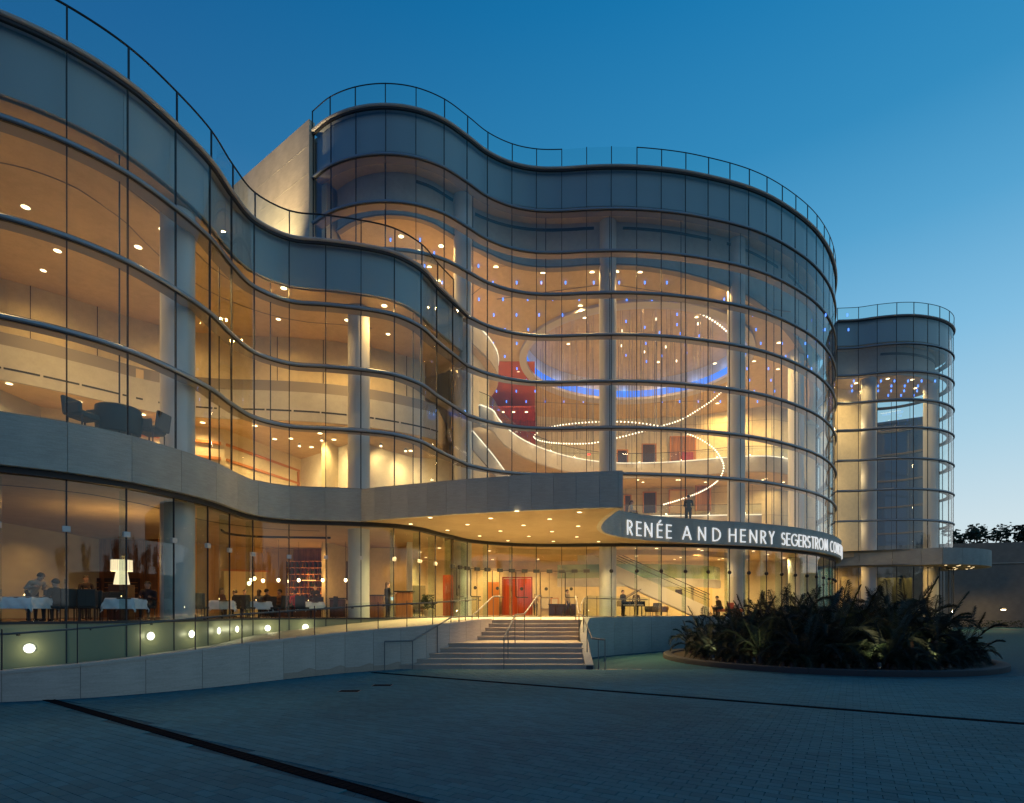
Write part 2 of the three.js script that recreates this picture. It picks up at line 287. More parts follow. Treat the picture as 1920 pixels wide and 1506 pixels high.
{ // pavers: the nearest are single stones, the rest one field
  const L = .24, D = .12, list = [], ax = [.854, -.52], bx = [.52, .854];
  const wl = rampWall.list(0, RWN, .02, .1);
  for (let r = -60; r < 170; r++) for (let c = -110; c < 110; c++) {
    const s = (c + (r % 2 ? .5 : 0)) * L, t = r * D + 4;
    const x = ax[0] * s + bx[0] * t, z = ax[1] * s + bx[1] * t;
    if (z < 4.75 || z > 17.5 || Math.abs(x) > z * .955 + .3) continue;
    if (Math.hypot(x - PC[0], z - PC[1]) < PR + .5) continue;
    if (drainLines.some((d) => distToLine(x, z, d[3], d[4]) < d[2] / 2 + .075)) continue;
    let near = 1e9, q = wl[0]; for (let i = 0; i < wl.length; i += 3) { const w = wl[i], e = Math.hypot(w[0] - x, w[1] - z); if (e < near) { near = e; q = w; } }
    if (near < .28 || (x < q[0] + .02 && z > q[1]) || z > 16.7) continue;
    list.push([x, z, 1 / (z * z)]);
  }
  list.sort((a, b) => b[2] - a[2]);
  const geo = new THREE.CylinderGeometry(.5 * Math.SQRT2 * .985, .5 * Math.SQRT2, .012, 4, 1).rotateY(Math.PI / 4).scale(L - .0045, 1, D - .0045).toNonIndexed(); geo.computeVertexNormals();
  const turn = Math.atan2(ax[1], ax[0]);
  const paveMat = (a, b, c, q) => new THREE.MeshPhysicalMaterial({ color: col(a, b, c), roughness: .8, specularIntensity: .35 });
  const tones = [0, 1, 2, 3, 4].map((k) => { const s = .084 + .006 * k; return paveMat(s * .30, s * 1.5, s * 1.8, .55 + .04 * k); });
  list.slice(0, 300).forEach((p) => { const m = part('paver', geo, tones[Math.floor(rnd() * 5)], plaza); m.position.set(p[0], .003 + rnd() * .0025, -p[1]); m.rotation.set(rr(-.008, .008), turn + rr(-.012, .012), rr(-.005, .005)); });
  const rest = list.slice(300), im = new THREE.InstancedMesh(geo, paveMat(1, 1, 1), rest.length), o = new THREE.Object3D();
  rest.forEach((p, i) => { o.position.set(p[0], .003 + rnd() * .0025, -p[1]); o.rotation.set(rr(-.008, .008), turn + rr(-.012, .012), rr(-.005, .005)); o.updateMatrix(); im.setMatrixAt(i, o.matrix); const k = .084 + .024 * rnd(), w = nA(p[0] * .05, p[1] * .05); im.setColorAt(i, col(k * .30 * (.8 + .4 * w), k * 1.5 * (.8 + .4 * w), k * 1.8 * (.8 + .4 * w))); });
  im.name = 'paver_field'; im.userData = { kind: 'stuff' }; plaza.add(im);
}
{ // trench drains
  const labels = ['dark slotted drain strip running from the ramp wall across the near pavers', 'thin dark drain strip running from the stair foot across the plaza'];
  drainLines.forEach((d, k) => {
    const [a, b] = [d[3], d[4]], w = d[2], l = Math.hypot(b[0] - a[0], b[1] - a[1]), t = thing('trench_drain', labels[k], 'drain');
    t.position.set((a[0] + b[0]) / 2, 0, -(a[1] + b[1]) / 2); t.rotation.y = Math.atan2(b[1] - a[1], b[0] - a[0]);
    part('channel', box(l, .004, w, 0, .004, 0), M.drain, t);
    for (const s of [-1, 1]) part('edge_frame', box(l, .012, .012, 0, .006, s * (w / 2 - .004)), M.drain, t);
    const bars = []; for (let x = -l / 2 + .05; x < l / 2; x += .12) bars.push(box(.03, .006, w - .03, x, .008, 0)); part('grating', merge(bars), M.drain, t);
  });
}
for (const [px, py, l] of [[655, 1297, 'nearer of two small dark drain covers in the paving before the ramp wall'], [717, 1286, 'farther of two small dark drain covers in the paving near the stair foot']]) { const Z = EYE * FOCAL / (py - HORIZON), p = at(px, py, Z), t = thing('drain_cover', l, 'drain cover'); t.position.set(p.x, 0, p.z); part('plate', box(.42, .014, .26, 0, .006, 0), M.drain, t); part('frame', merge([box(.46, .012, .02, 0, .006, .14), box(.46, .012, .02, 0, .006, -.14), box(.02, .012, .26, .22, .006, 0), box(.02, .012, .26, -.22, .006, 0)]), M.darkMetal, t); }
// ------------------------------------------------------------------ ramp, its wall and guard
const R0 = 1, R1 = RWN;
{
  const t = thing('ramp_wall', 'low pale stone wall rising along the ramp from the near plaza to the stairs', 'wall');
  const us = []; let u = R0; while (u < R1 - .3) { us.push(u); u += u < 7 ? 1.02 : u < 12 ? .92 : 1.1; } us.push(R1);
  const mats = [M.wallStone, M.wallStoneB, M.wallStone];
  for (let i = 0; i < us.length - 1; i++) part('stone_panel', sweep(rampWall, us[i] + .004, us[i + 1] - .004, [[-.1, 0], [.1, 0], [.1, (p, uu) => rampTop(p, uu) - .07], [-.1, (p, uu) => rampTop(p, uu) - .07]], 5), us[i] > 7.6 && us[i] < 12.5 ? M.wallStain : mats[Math.floor(rnd() * 3)], t);
  for (let i = 0; i < us.length - 1; i++) part('cap_stone', sweep(rampWall, us[i] + .003, us[i + 1] - .003, [[-.14, (p, uu) => rampTop(p, uu) - .068], [.115, (p, uu) => rampTop(p, uu) - .068], [.115, (p, uu) => rampTop(p, uu) - .012], [.10, (p, uu) => rampTop(p, uu)], [-.14, (p, uu) => rampTop(p, uu)]], 5), M.wallStone, t);
  part('core', sweep(rampWall, R0, R1, [[-.09, 0], [.09, 0], [.09, (p, uu) => rampTop(p, uu) - .08], [-.09, (p, uu) => rampTop(p, uu) - .08]], 5), M.joint, t);
}
{ // ramp floor between wall and foundation
  const pos = [], uv = [], idx = [], n = 60, m = 4;
  for (let i = 0; i <= n; i++) {
    const ua = mix(0, R1, i / n), a = rampWall.at(ua, -.11), ub = mix(1, 16.6, Math.pow(i / n, .9)), b = low.at(ub, .05), y = Math.max(.012, Math.min(FLOOR, rampTop(a, ua) - mix(.52, .05, smooth(8, 16, ua))));
    for (let j = 0; j <= m; j++) { const x = mix(a.x, b.x, j / m), z = mix(a.z, b.z, j / m); pos.push(x, y, -z); uv.push(x, z); if (i && j) { const q = i * (m + 1) + j; idx.push(q - m - 2, q - 1, q - m - 1, q - m - 1, q - 1, q); } }
  }
  const g = new THREE.BufferGeometry(); g.setAttribute('position', new THREE.Float32BufferAttribute(pos, 3)); g.setAttribute('uv', new THREE.Float32BufferAttribute(uv, 2)); g.setIndex(idx); g.computeVertexNormals();
  structure('ramp_path', g, std(.40, .385, .33, .7, { map: stoneTex }), 'sloping pale path between the low stone wall and the restaurant glass');
}
{
  const t = thing('ramp_guard', 'clear glass guard with slim metal handrail along the ramp wall', 'railing');
  const us = []; for (let u = 1; u <= 16.01; u += 1.0) us.push(u);
  for (let i = 0; i < us.length - 1; i++) part('guard_pane', ribbon(rampWall, us[i] + .02, us[i + 1] - .02, (p, u) => rampTop(p, u), (p, u) => rampTop(p, u) + .80, -.02, 5), M.guard, t);
  const pts = []; for (let u = 1; u <= 16.01; u += .25) { const q = rampWall.at(u, -.10); pts.push(V(q.x, rampTop(q, u) + .70, q.z)); }
  part('handrail', tube(pts, .022, 2, 8), M.steel, t);
  for (let i = 0; i < us.length; i++) { const q = rampWall.at(us[i], -.02), y = rampTop(q, us[i]); part('edge_clip', box(.02, .8, .02).rotateY(Math.atan2(q.tz, q.tx)).translate(q.x, y + .4, -q.z), M.joint, t); const w = rampWall.at(us[i] + .2, -.06); part('bracket', box(.03, .03, .1).rotateY(Math.atan2(w.tz, w.tx)).translate(w.x, rampTop(w, us[i]) + .68, -w.z), M.darkMetal, t); }
}
// ------------------------------------------------------------------ entrance stairs and terrace
const risers = [[-3.13, 16.85], [-2.67, 17.2], [-2.34, 17.52], [-2.09, 17.86], [-1.91, 18.2], [-1.39, 20.0], [-1.18, 20.33], [-1.04, 20.67], [-.9, 21.0], [-.82, 21.35]];
const RISE = .142, rightAt = (z) => mix(2.2, 2.54, (z - 16.85) / 4.5);
{
  const t = thing('entrance_stairs', 'broad pale stone stairs of two flights climbing to the lit entrance', 'stairs');
  risers.forEach(([xl, z], i) => {
    const zb = i < 9 ? risers[i + 1][1] + .1 : z + .9, xl2 = xl - .25, x0 = xl2, x1 = rightAt(z), cuts = [0, .34, .67, 1];
    for (let k = 0; k < 3; k++) {
      const a = mix(x0, x1, cuts[k]) + (k ? .003 : 0), b = mix(x0, x1, cuts[k + 1]) - (k < 2 ? .003 : 0), top = (i + 1) * RISE;
      const m = k === 1 ? M.step : rnd() < .5 ? M.step : std(.57, .48, .40, .7, { map: stoneTex });
      part('step_stone', slab([[a, z - .02], [b, z - .02], [b, zb], [a, zb]], top, .05), m, t);
      part('riser_stone', slab([[a, z], [b, z], [b, z + .06], [a, z + .06]], top - .051, RISE - .05), M.step, t);
    }
  });
}
const apron = []; for (let k = 0; k <= 24; k++) { const a = Math.PI * k / 24; apron.push([-.5 + 4.4 * Math.cos(a), 16.84 - 1.05 * Math.sin(a)]); }
structure('stair_apron', slab(apron, .007, .006), std(.27, .26, .25, .7, { map: stoneTex }), 'smooth pale stone apron at the foot of the entrance stairs');
const cheekPts = [[2.34, 16.75], [2.36, 17.6], [2.42, 18.5], [2.5, 19.4], [2.62, 20.2], [2.85, 20.95], [3.3, 21.6], [4.0, 22.3], [4.9, 23.15], [5.9, 24.0], [7.0, 24.8], [8.4, 25.6], [10, 26.3], [11.8, 26.9], [13.6, 27.5], [15.4, 28.2], [17.2, 29.1], [19, 30.3], [20.6, 31.7], [22.2, 33.4], [23.6, 35.3]];
const cheek = new Plan(cheekPts);
const cheekTop = (p, u) => u < 5 ? mix(.14, 1.52, Math.pow(u / 5, .9)) : 1.52;
{
  const t = thing('terrace_wall', 'smooth curved pale wall from the stair edge round to behind the planter', 'wall');
  for (let i = 0; i < cheekPts.length - 1; i++) part('stone_panel', sweep(cheek, i + .005, i + .995, [[-.14, 0], [.1, 0], [.1, cheekTop], [-.14, cheekTop]], 4), [M.stone, M.stoneB, M.stoneC][i % 3], t);
  part('core', sweep(cheek, 0, cheekPts.length - 1, [[-.12, 0], [.085, 0], [.085, (p, u) => cheekTop(p, u) - .02], [-.12, (p, u) => cheekTop(p, u) - .02]], 4), M.joint, t);
}
{
  const poly = [[-.82, 21.5], [2.6, 21.5], ...cheek.list(5, 20, -.1, .5), ...low.list(lowPts.length - 11, 16.6, -.1, .5)];
  structure('terrace', slab(poly, FLOOR, .3), std(.42, .40, .36, .6, { map: stoneTex }), 'raised stone terrace between the stairs and the entrance glass');
}
{ // glass guard on the terrace
  const t = thing('terrace_guard', 'clear glass guard panels on top of the curved terrace wall beside the stairs', 'railing');
  for (let i = 3; i < 9; i++) part('guard_pane', ribbon(cheek, i + .03, i + .97, (p, u) => cheekTop(p, u), (p, u) => cheekTop(p, u) + .82, -.03, 5), M.guard, t);
  const pts = []; for (let u = 3; u <= 9.01; u += .25) { const q = cheek.at(u, -.12); pts.push(V(q.x, cheekTop(q, u) + .72, q.z)); } part('handrail', tube(pts, .022, 2, 8), M.steel, t);
  for (let i = 3; i <= 9; i++) { const q = cheek.at(i, -.03); part('edge_clip', box(.02, .8, .02).translate(q.x, cheekTop(q, i) + .4, -q.z), M.joint, t); }
}
function handrail(label, pts, posts) {
  const t = thing('stair_handrail', label, 'handrail'); part('rail', tube(pts, .024, 6, 10, false), M.steel, t);
  for (const [p, y0] of posts) part('post', cyl(.016, .016, p.y - y0, p.x, (p.y + y0) / 2, p.z, 10), M.steel, t);
}
{
  const a = [V(-3.72, .86, 16.35), V(-2.98, .86, 16.78), V(-1.98, 1.55, 18.3), V(-1.42, 1.57, 19.9), V(-.72, 2.32, 21.6), V(-.5, 2.34, 21.9)];
  handrail('metal handrail beside the ramp wall at the edge of the stairs', a, [[a[0].clone(), .0], [a[1].clone(), .0], [a[1].clone().lerp(a[2], .62), .4], [a[2].clone().lerp(a[3], .35), .71], [a[3].clone(), .71], [a[4].clone(), 1.42]]);
  const b = [V(-.24, .95, 16.7), V(.10, 1.62, 18.35), V(.45, 1.66, 19.9), V(.98, 2.34, 21.45), V(1.12, 2.36, 21.7)];
  handrail('metal handrail standing in the middle of the entrance stairs', b, [[b[0].clone(), 0], [b[1].clone(), .71], [b[2].clone(), .71], [b[0].clone().lerp(b[1], .35), .28], [b[4].clone(), 1.42]]);
  const c = [V(2.75, .9, 16.55), V(2.42, .92, 16.9), V(2.3, 1.62, 18.3), V(2.38, 1.64, 19.9), V(2.44, 2.32, 21.4)];
  handrail('metal handrail beside the curved terrace wall at the edge of the stairs', c, [[c[0].clone(), 0], [V(2.58, .91, 16.73), 0], [c[1].clone().lerp(c[2], .5), .4], [c[3].clone(), .71], [c[4].clone(), 1.42]]);
}
// ------------------------------------------------------------------ low wing with the restaurant
const F = new Plan([[-25, 21.5], [-23, 22.3], [-21.1, 23.2], [-19.2, 24.9], [-17.1, 27.0], [-14.8, 27.8], [-12.3, 28.0], [-9.7, 28.4], [-7.2, 29.25], [-5.0, 30.6], [-4.2, 31.4]]);   // mezzanine edge
const lw = thing('glass_wing', 'lower wavy glass wing with a lit restaurant behind its panes', 'building');
{
  const rowsU = () => [B1 + .02, ...ROWS.slice(0, 3), WING_TOP - .1];
  curtainWall(lw, wing, 1, 19, rowsU, { glass: M.glassWing });
  for (const y of ROWS.slice(0, 3)) transom(lw, wing, 1, 19, y, .46);
  coping(lw, wing, 1, 19, WING_TOP);
  guardRail(lw, wing, 1, 18, WING_TOP); capRail(lw, wing, 1, 18, WING_TOP + 1.16, .034);
  for (let i = 1; i < 19; i++) part('spandrel_panel', sweep(wing, i + .004, i + .996, rect(-.34, -.26, 16.06, WING_TOP - .1), 4), M.spandrel, lw);
  // stone band
  for (let i = 1; i < 14; i++) part('stone_panel', sweep(wing, i + .0035, i + .9965, [[-.02, B0], [.24, B0], [.24, B1], [.02, B1]], 5), [M.stone, M.stoneB, M.stoneC][Math.floor(rnd() * 3)], lw);
  part('band_core', sweep(wing, 1, 19, rect(-.45, .0, B0 + .03, B1 - .01), 4), M.joint, lw);
  part('shadow_slot', sweep(wing, 1, 14, rect(-.12, .05, B0 - .17, B0 - .005), 5), M.joint, lw);
  // lower glazing down to the ramp
  for (let i = 1; i < 19; i++) {
    part('glass_pane', pane(low, i + .01, i + .99, FLOOR + .04, B0 - .17, -.1), M.glassWing, lw);
    if (i < 17) part('base_pane', ribbon(low, i + .01, i + .99, .05, FLOOR + .035, -.09, 4), M.backPaint, lw);
  }
  for (let i = 1; i <= 18; i++) {
    const q = low.at(i, -.1), b = i < 16 ? .1 : FLOOR; part('mullion', box(.035, B0 - b - .05, .05).rotateY(Math.atan2(q.tz, q.tx)).translate(q.x, (B0 + b - .05) / 2, -q.z), M.joint, lw);
    const c = part('patch_fitting', rbox(.19, .17, .12, 0, 0, 0, .01), M.aluLight, lw); c.position.set(q.x, 4.12, -q.z); c.rotation.y = Math.atan2(q.tz, q.tx);
    const f = low.at(i, -.34); part('glass_fin', box(.02, B0 - FLOOR - .2, .36).rotateY(Math.atan2(q.tz, q.tx)).translate(f.x, (B0 + FLOOR) / 2 - .1, -f.z), M.guard, lw);
  }
  part('sill', sweep(low, 1, 18, rect(-.2, -.06, FLOOR - .04, FLOOR + .035), 4), M.joint, lw);
  part('foundation', sweep(low, 1, 16, rect(-.35, -.12, 0, FLOOR - .05), 4), M.backPaint, lw);
  // floors, ceilings, roof
  const backLow = [[-4.2, 33.5], [-6.2, 34.6], [-14, 35.5], [-19, 31], [-30, 28], [-30, 15]];
  part('restaurant_floor', slab([...low.list(0, 18, -.13, .5), ...backLow], FLOOR - .002, .25), M.darkWood, lw);
  const edge = wing.list(0, 19, -.46, .5);
  part('restaurant_ceiling', slab([...low.list(0, 18, -.5, .5), ...backLow], B0 - .06, .06), std(.50, .36, .21, .85, { map: plasterTex }), lw);
  part('lounge_floor', slab([...wing.list(0, 19, -.16, .5), [-3.2, 34], [-6, 36], [-14, 36.5], [-30, 29], [-30, 15]], B1 + .13, 1.0), M.floor, lw);
  part('mezzanine', slab([...F.list(0, 10, -.02, .5), [-4, 36], [-14, 37], [-30, 30]], 13.2, 1.9), M.ceiling, lw);
  part('mezzanine_fascia', sweep(F, 0, 10, rect(-.02, .1, 11.3, 12.75), 4), M.bulkhead, lw);
  part('mezzanine_rail', sweep(F, 0, 10, rect(-.12, .02, 12.78, 13.3), 4), M.fin, lw);
  for (let i = 0; i < 10; i++) for (const [a, b] of [[.015, .475], [.515, .985]]) part('slot_diffuser', sweep(F, i + a, i + b, rect(.08, .104, 11.75, 11.83), 3), M.black, lw);
  part('upper_ceiling', slab([...edge, [-3.4, 33], [-6, 35], [-14, 36], [-30, 29], [-30, 15]], 16.14, .1), M.ceiling, lw);
  part('roof', slab([...wing.list(0, 19, -.3, .5), [-3.4, 33.5], [-6, 36], [-14, 40], [-34, 40], [-34, 14.6]], WING_TOP + .03, .25), M.bulkhead, lw);
  // walls
  part('upper_wall', merge([wallLine(F.list(0, 10, -1.25, .5), 13.2, 16.1, .15)]), M.cream, lw);
  const battens = []; for (let u = .5; u < 10; u += .93) { const q = F.at(u, -1.14); battens.push(box(.03, 2.9, .02).rotateY(Math.atan2(q.tz, q.tx)).translate(q.x, 14.65, -q.z)); }
  part('wall_joint', merge(battens), M.darkWood, lw);
  part('lounge_wall', wallLine([[-30, 25], [-22.3, 26.2], [-15.2, 27.3 + 2.2], [-13.3, 35.3]], B1, 11.31, .2), M.cream, lw);
  part('lounge_wall', wallLine([[-13.3, 35.35], [-8.8, 31.7], [-6.2, 34.9], [-3.2, 35.5]], B1, 11.31, .2), M.white, lw);
  for (const [a, b] of [[[-22.3, 26.08], [-15.3, 29.3]], [[-15.1, 29.6], [-13.42, 35.0]]]) for (const y of [8.55, 9.65, 10.45]) part('wood_trim', wallLine([a, b], y, y + .13, .28), M.trim, lw);
  part('wood_post', box(.16, 3.3, .2, -13.36, B1 + 1.65, -34.9), M.trim, lw);
  part('wood_dado', wallLine([[-30, 24.9], [-22.3, 26.05]], B1, 10.2, .2), M.wood, lw);
  part('end_wall', merge([box(.3, 18, 18, -22.2, 9, -23), box(.3, 18, 9, -21.6, 9, -18)]), M.stone, lw);
  part('rear_wall', merge([wallLine([[-30, 29], [-14, 37], [-4, 36]], B1 - .8, 18, .3)]), M.bulkhead, lw);
  // restaurant walls
  part('panelled_wall', wallLine([[-23.9, 29.9], [-19.6, 30.2]], FLOOR, 5.66, .25), M.wood, lw);
  for (let k = 0; k < 5; k++) part('panel_joint', box(.015, 4.2, .02, -23.2 + k * .9, 3.5, -(29.85 - .08 + k * .055)), M.darkWood, lw);
  for (let k = 0; k < 4; k++) { const x = -23.3 + k * 1.0, z = 29.72 + k * .06, w = part('wine_rack', box(.78, 1.5, .12, x, 2.75, -z), M.darkWood, lw); const bt = []; for (let j = 0; j < 5; j++) bt.push(box(.7, .03, .05, x, 2.15 + j * .28, -z + .07)); part('rack_shelf', merge(bt), M.trim, w); }
  part('beige_wall', wallLine([[-30, 27.6], [-23.9, 28.6]], FLOOR, 5.66, .2), std(.50, .36, .19, .8, { map: plasterTex }), lw);
  for (const y of [3.62, 5.1]) part('wood_trim', wallLine([[-30, 27.46], [-23.9, 28.46]], y, y + .14, .1), M.trim, lw);
  part('wood_post', box(.5, 4.2, .3, -19.2, 3.5, -30.1), M.wood, lw);
  part('dining_wall', wallLine([[-19, 30.4], [-17.6, 33], [-13.6, 34.9]], FLOOR, 5.66, .2), std(.52, .33, .13, .8, { map: plasterTex }), lw);
  part('recess_wall', wallLine([[-16.9, 32.9], [-14.9, 33.9]], FLOOR, 4.1, .1), std(.78, .62, .33, .8), lw);
  part('recess_head', wallLine([[-17, 32.85], [-14.8, 33.95]], 4.1, 4.22, .2), M.trim, lw);
  part('bar_wall', wallLine([[-13.6, 34.9], [-8.6, 34.3]], FLOOR, 5.66, .2), M.wood, lw);
  part('host_wall', wallLine([[-8.6, 34.2], [-6.3, 33.9]], FLOOR, 5.66, .2), M.cream, lw);
  part('partition', wallLine([[-6.25, 33.8], [-5.7, 31.2]], FLOOR, 5.66, .3), M.white, lw);
  for (const d of [-1.7, -3.3]) part('ceiling_joint', sweep(wing, 3, 15, rect(d, d + .035, 16.02, 16.05), 4), M.fin, lw);
  part('ceiling_joint', sweep(low, 4, 12.5, rect(-2.3, -2.26, B0 - .135, B0 - .115), 4), M.black, lw); part('curtain_track', sweep(new Plan([[-13.6, 26.2], [-13.9, 27.4], [-13.2, 28.4], [-11.4, 28.8], [-9.4, 29]]), 0, 4, rect(-.03, .03, B0 - .22, B0 - .12), 6), M.black, lw);
  // columns
  for (const [x, z, r] of [[-12.0, 20.1, .55], [-7.24, 26.45, .5], [-19.4, 16.6, .55]]) part('column', merge([cyl(r, r, 16.0 - B1, x, (16 + B1) / 2, -z, 32), cyl(r, r, B0 - FLOOR, x, (B0 + FLOOR) / 2, -z, 32)]), M.column, lw);
  for (const [a, b] of [[7, 1], [10, 1], [11.6, 1], [14, 1], [16, 1]]) { const q = wing.at(a, -.52); part('tie_rod', cyl(.022, .022, 9.4, q.x, 11.8, -q.z, 8), M.darkMetal, lw); }
  // ceiling lamps
  for (const [px, py, Z] of [[57, 388, 20], [190, 463, 20], [45, 225, 18.3], [418, 436, 24], [560, 540, 26.5], [726, 573, 26.8], [80, 470, 21.5], [650, 600, 27.4], [350, 430, 22.5]]) { const p = at(px, py, Z); downlight(lw, V(p.x, 16.04, Math.abs((16.04 - EYE) * FOCAL / (HORIZON - py))), 74, WARM, 1.1, 1.3); }
  for (const [px, py] of [[17, 719], [18, 745], [148, 753], [268, 777], [582, 800], [545, 822], [626, 824], [584, 838], [515, 823], [770, 845], [790, 880], [600, 812], [380, 792], [478, 798]]) { const Z = (11.29 - EYE) * FOCAL / (HORIZON - py); const p = at(px, py, Z); downlight(lw, V(p.x, 11.28, Z), 28, SOFTW, 1.0, 1.25); }
  for (const [px, py] of [[152, 1008], [217, 1014], [276, 1019], [60, 940], [155, 960], [245, 945], [25, 965], [110, 985], [420, 1000], [520, 1010], [600, 1012], [470, 990], [730, 1020], [640, 1005]]) { const Z = (5.64 - EYE) * FOCAL / (HORIZON - py); if (Z < 36) { const p = at(px, py, Z); downlight(lw, V(p.x, 5.64, Z), 30, AMBER, .85, 1.2); } }
  for (const [x, z, dx] of [[-12.0, 31.6, .0], [-10.4, 30.6, .1], [-7.4, 31.6, -.05], [-6.2, 32.6, -.1]]) { const h = part('track_head', new THREE.CylinderGeometry(.07, .09, .2, 12, 1, true).rotateX(-.6).translate(x, 11.12, -z), M.aluLight, lw); part('lamp_lens', new THREE.CircleGeometry(.075, 12).rotateX(Math.PI / 2 - .6).translate(x, 11.06, -z - .03), M.lampWarm, h); spot(lw, V(x, 11.0, z + .08), 15, SOFTW, .95, [dx, -.55, -.8], 4); }
  for (let k = 0; k < 10; k++) { const q = F.at(.6 + k * .95, .7); if (k % 2 === 0) downlight(lw, V(q.x, 16.04, q.z), 26, WARM, .9, 1.35); }
}
{ // round lights in the ramp foundation
  const px = [[54, 1216], [285, 1193], [362, 1189], [413, 1183], [447, 1180], [503, 1178], [572, 1176]];
  for (const [x, y] of px) {
    const u = low.uAtPixel(x, 3, 16), q = low.at(u, -.06), Y = EYE - (y - HORIZON) * q.z / FOCAL;
    const g = holder('wall_lamp', lw); g.position.set(q.x, Y, -q.z); g.rotation.y = Math.atan2(q.tz, q.tx);
    part('lamp_lens', new THREE.SphereGeometry(.125, 20, 12).scale(1, 1, .4), M.lampRound, g); part('lamp_ring', new THREE.TorusGeometry(.135, .014, 8, 24), M.aluLight, g);
    const o = low.at(u, .25); point(lw, V(o.x, Y, o.z), .55, new THREE.Color(1, .9, .55), 4);
  }
}
// ------------------------------------------------------------------ entrance canopy and stone band of the hall
const hb = thing('concert_hall', 'tall drum-like wavy glass concert hall with a lit atrium', 'building');
{
  for (let i = 0; i < canopyPts.length - 1; i++) part('stone_panel', sweep(canopyFront, i + .0045, i + .9955, [[-.2, B0], [.0, B0], [.0, B1], [-.2, B1]], 4), [M.stone, M.stoneB, M.stoneC][i % 3], hb);
  part('canopy_side', sweep(sign, .02, 3, rect(-.2, 0, B0, B1), 6), M.stone, hb);
  for (let i = 3; i < signPts.length - 1; i++) part('fascia_panel', sweep(sign, i + (i > 3 ? .003 : 0), i + .997, rect(-.2, 0, B0 - .0, B1), 5), [M.stone, M.stoneB][i % 2], hb);
  part('fascia_core', sweep(sign, .35, signPts.length - 1, rect(-.35, -.02, B0 + .02, B1 - .02), 4), M.joint, hb);
  const poly = [...canopyFront.list(0, 13, -.03, .5), ...sign.list(0, 12, -.03, .25), ...low.list(26, 14, .02, .5)];
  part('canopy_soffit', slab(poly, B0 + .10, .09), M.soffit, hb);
  part('canopy_roof', slab(poly, B1 - .02, .1), M.stoneB, hb);
  const p2 = [...sign.list(12, signPts.length - 1, -.03, .5), ...low.list(lowPts.length - 2, 26, .0, .5)];
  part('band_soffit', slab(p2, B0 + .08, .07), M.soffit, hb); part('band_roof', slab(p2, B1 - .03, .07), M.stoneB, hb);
  const dots = [[620, 92], [510, 128], [717, 163], [830, 131], [960, 96], [1107, 55], [1460, 62], [1292, 100], [1145, 135], [1015, 167], [898, 195], [1057, 222], [1175, 197], [1305, 170], [1452, 140], [1445, 200], [1313, 225], [1567, 227]];
  for (const [x, y] of dots) { const px = 600 + x / 3, py = 940 + y / 3, Z = (B0 - EYE) * FOCAL / (HORIZON - py), p = at(px, py, Z); downlight(hb, V(p.x, B0 + .005, Z), 76, SOFTW, .8, 1.1, M.lampWarm, .35); }
}
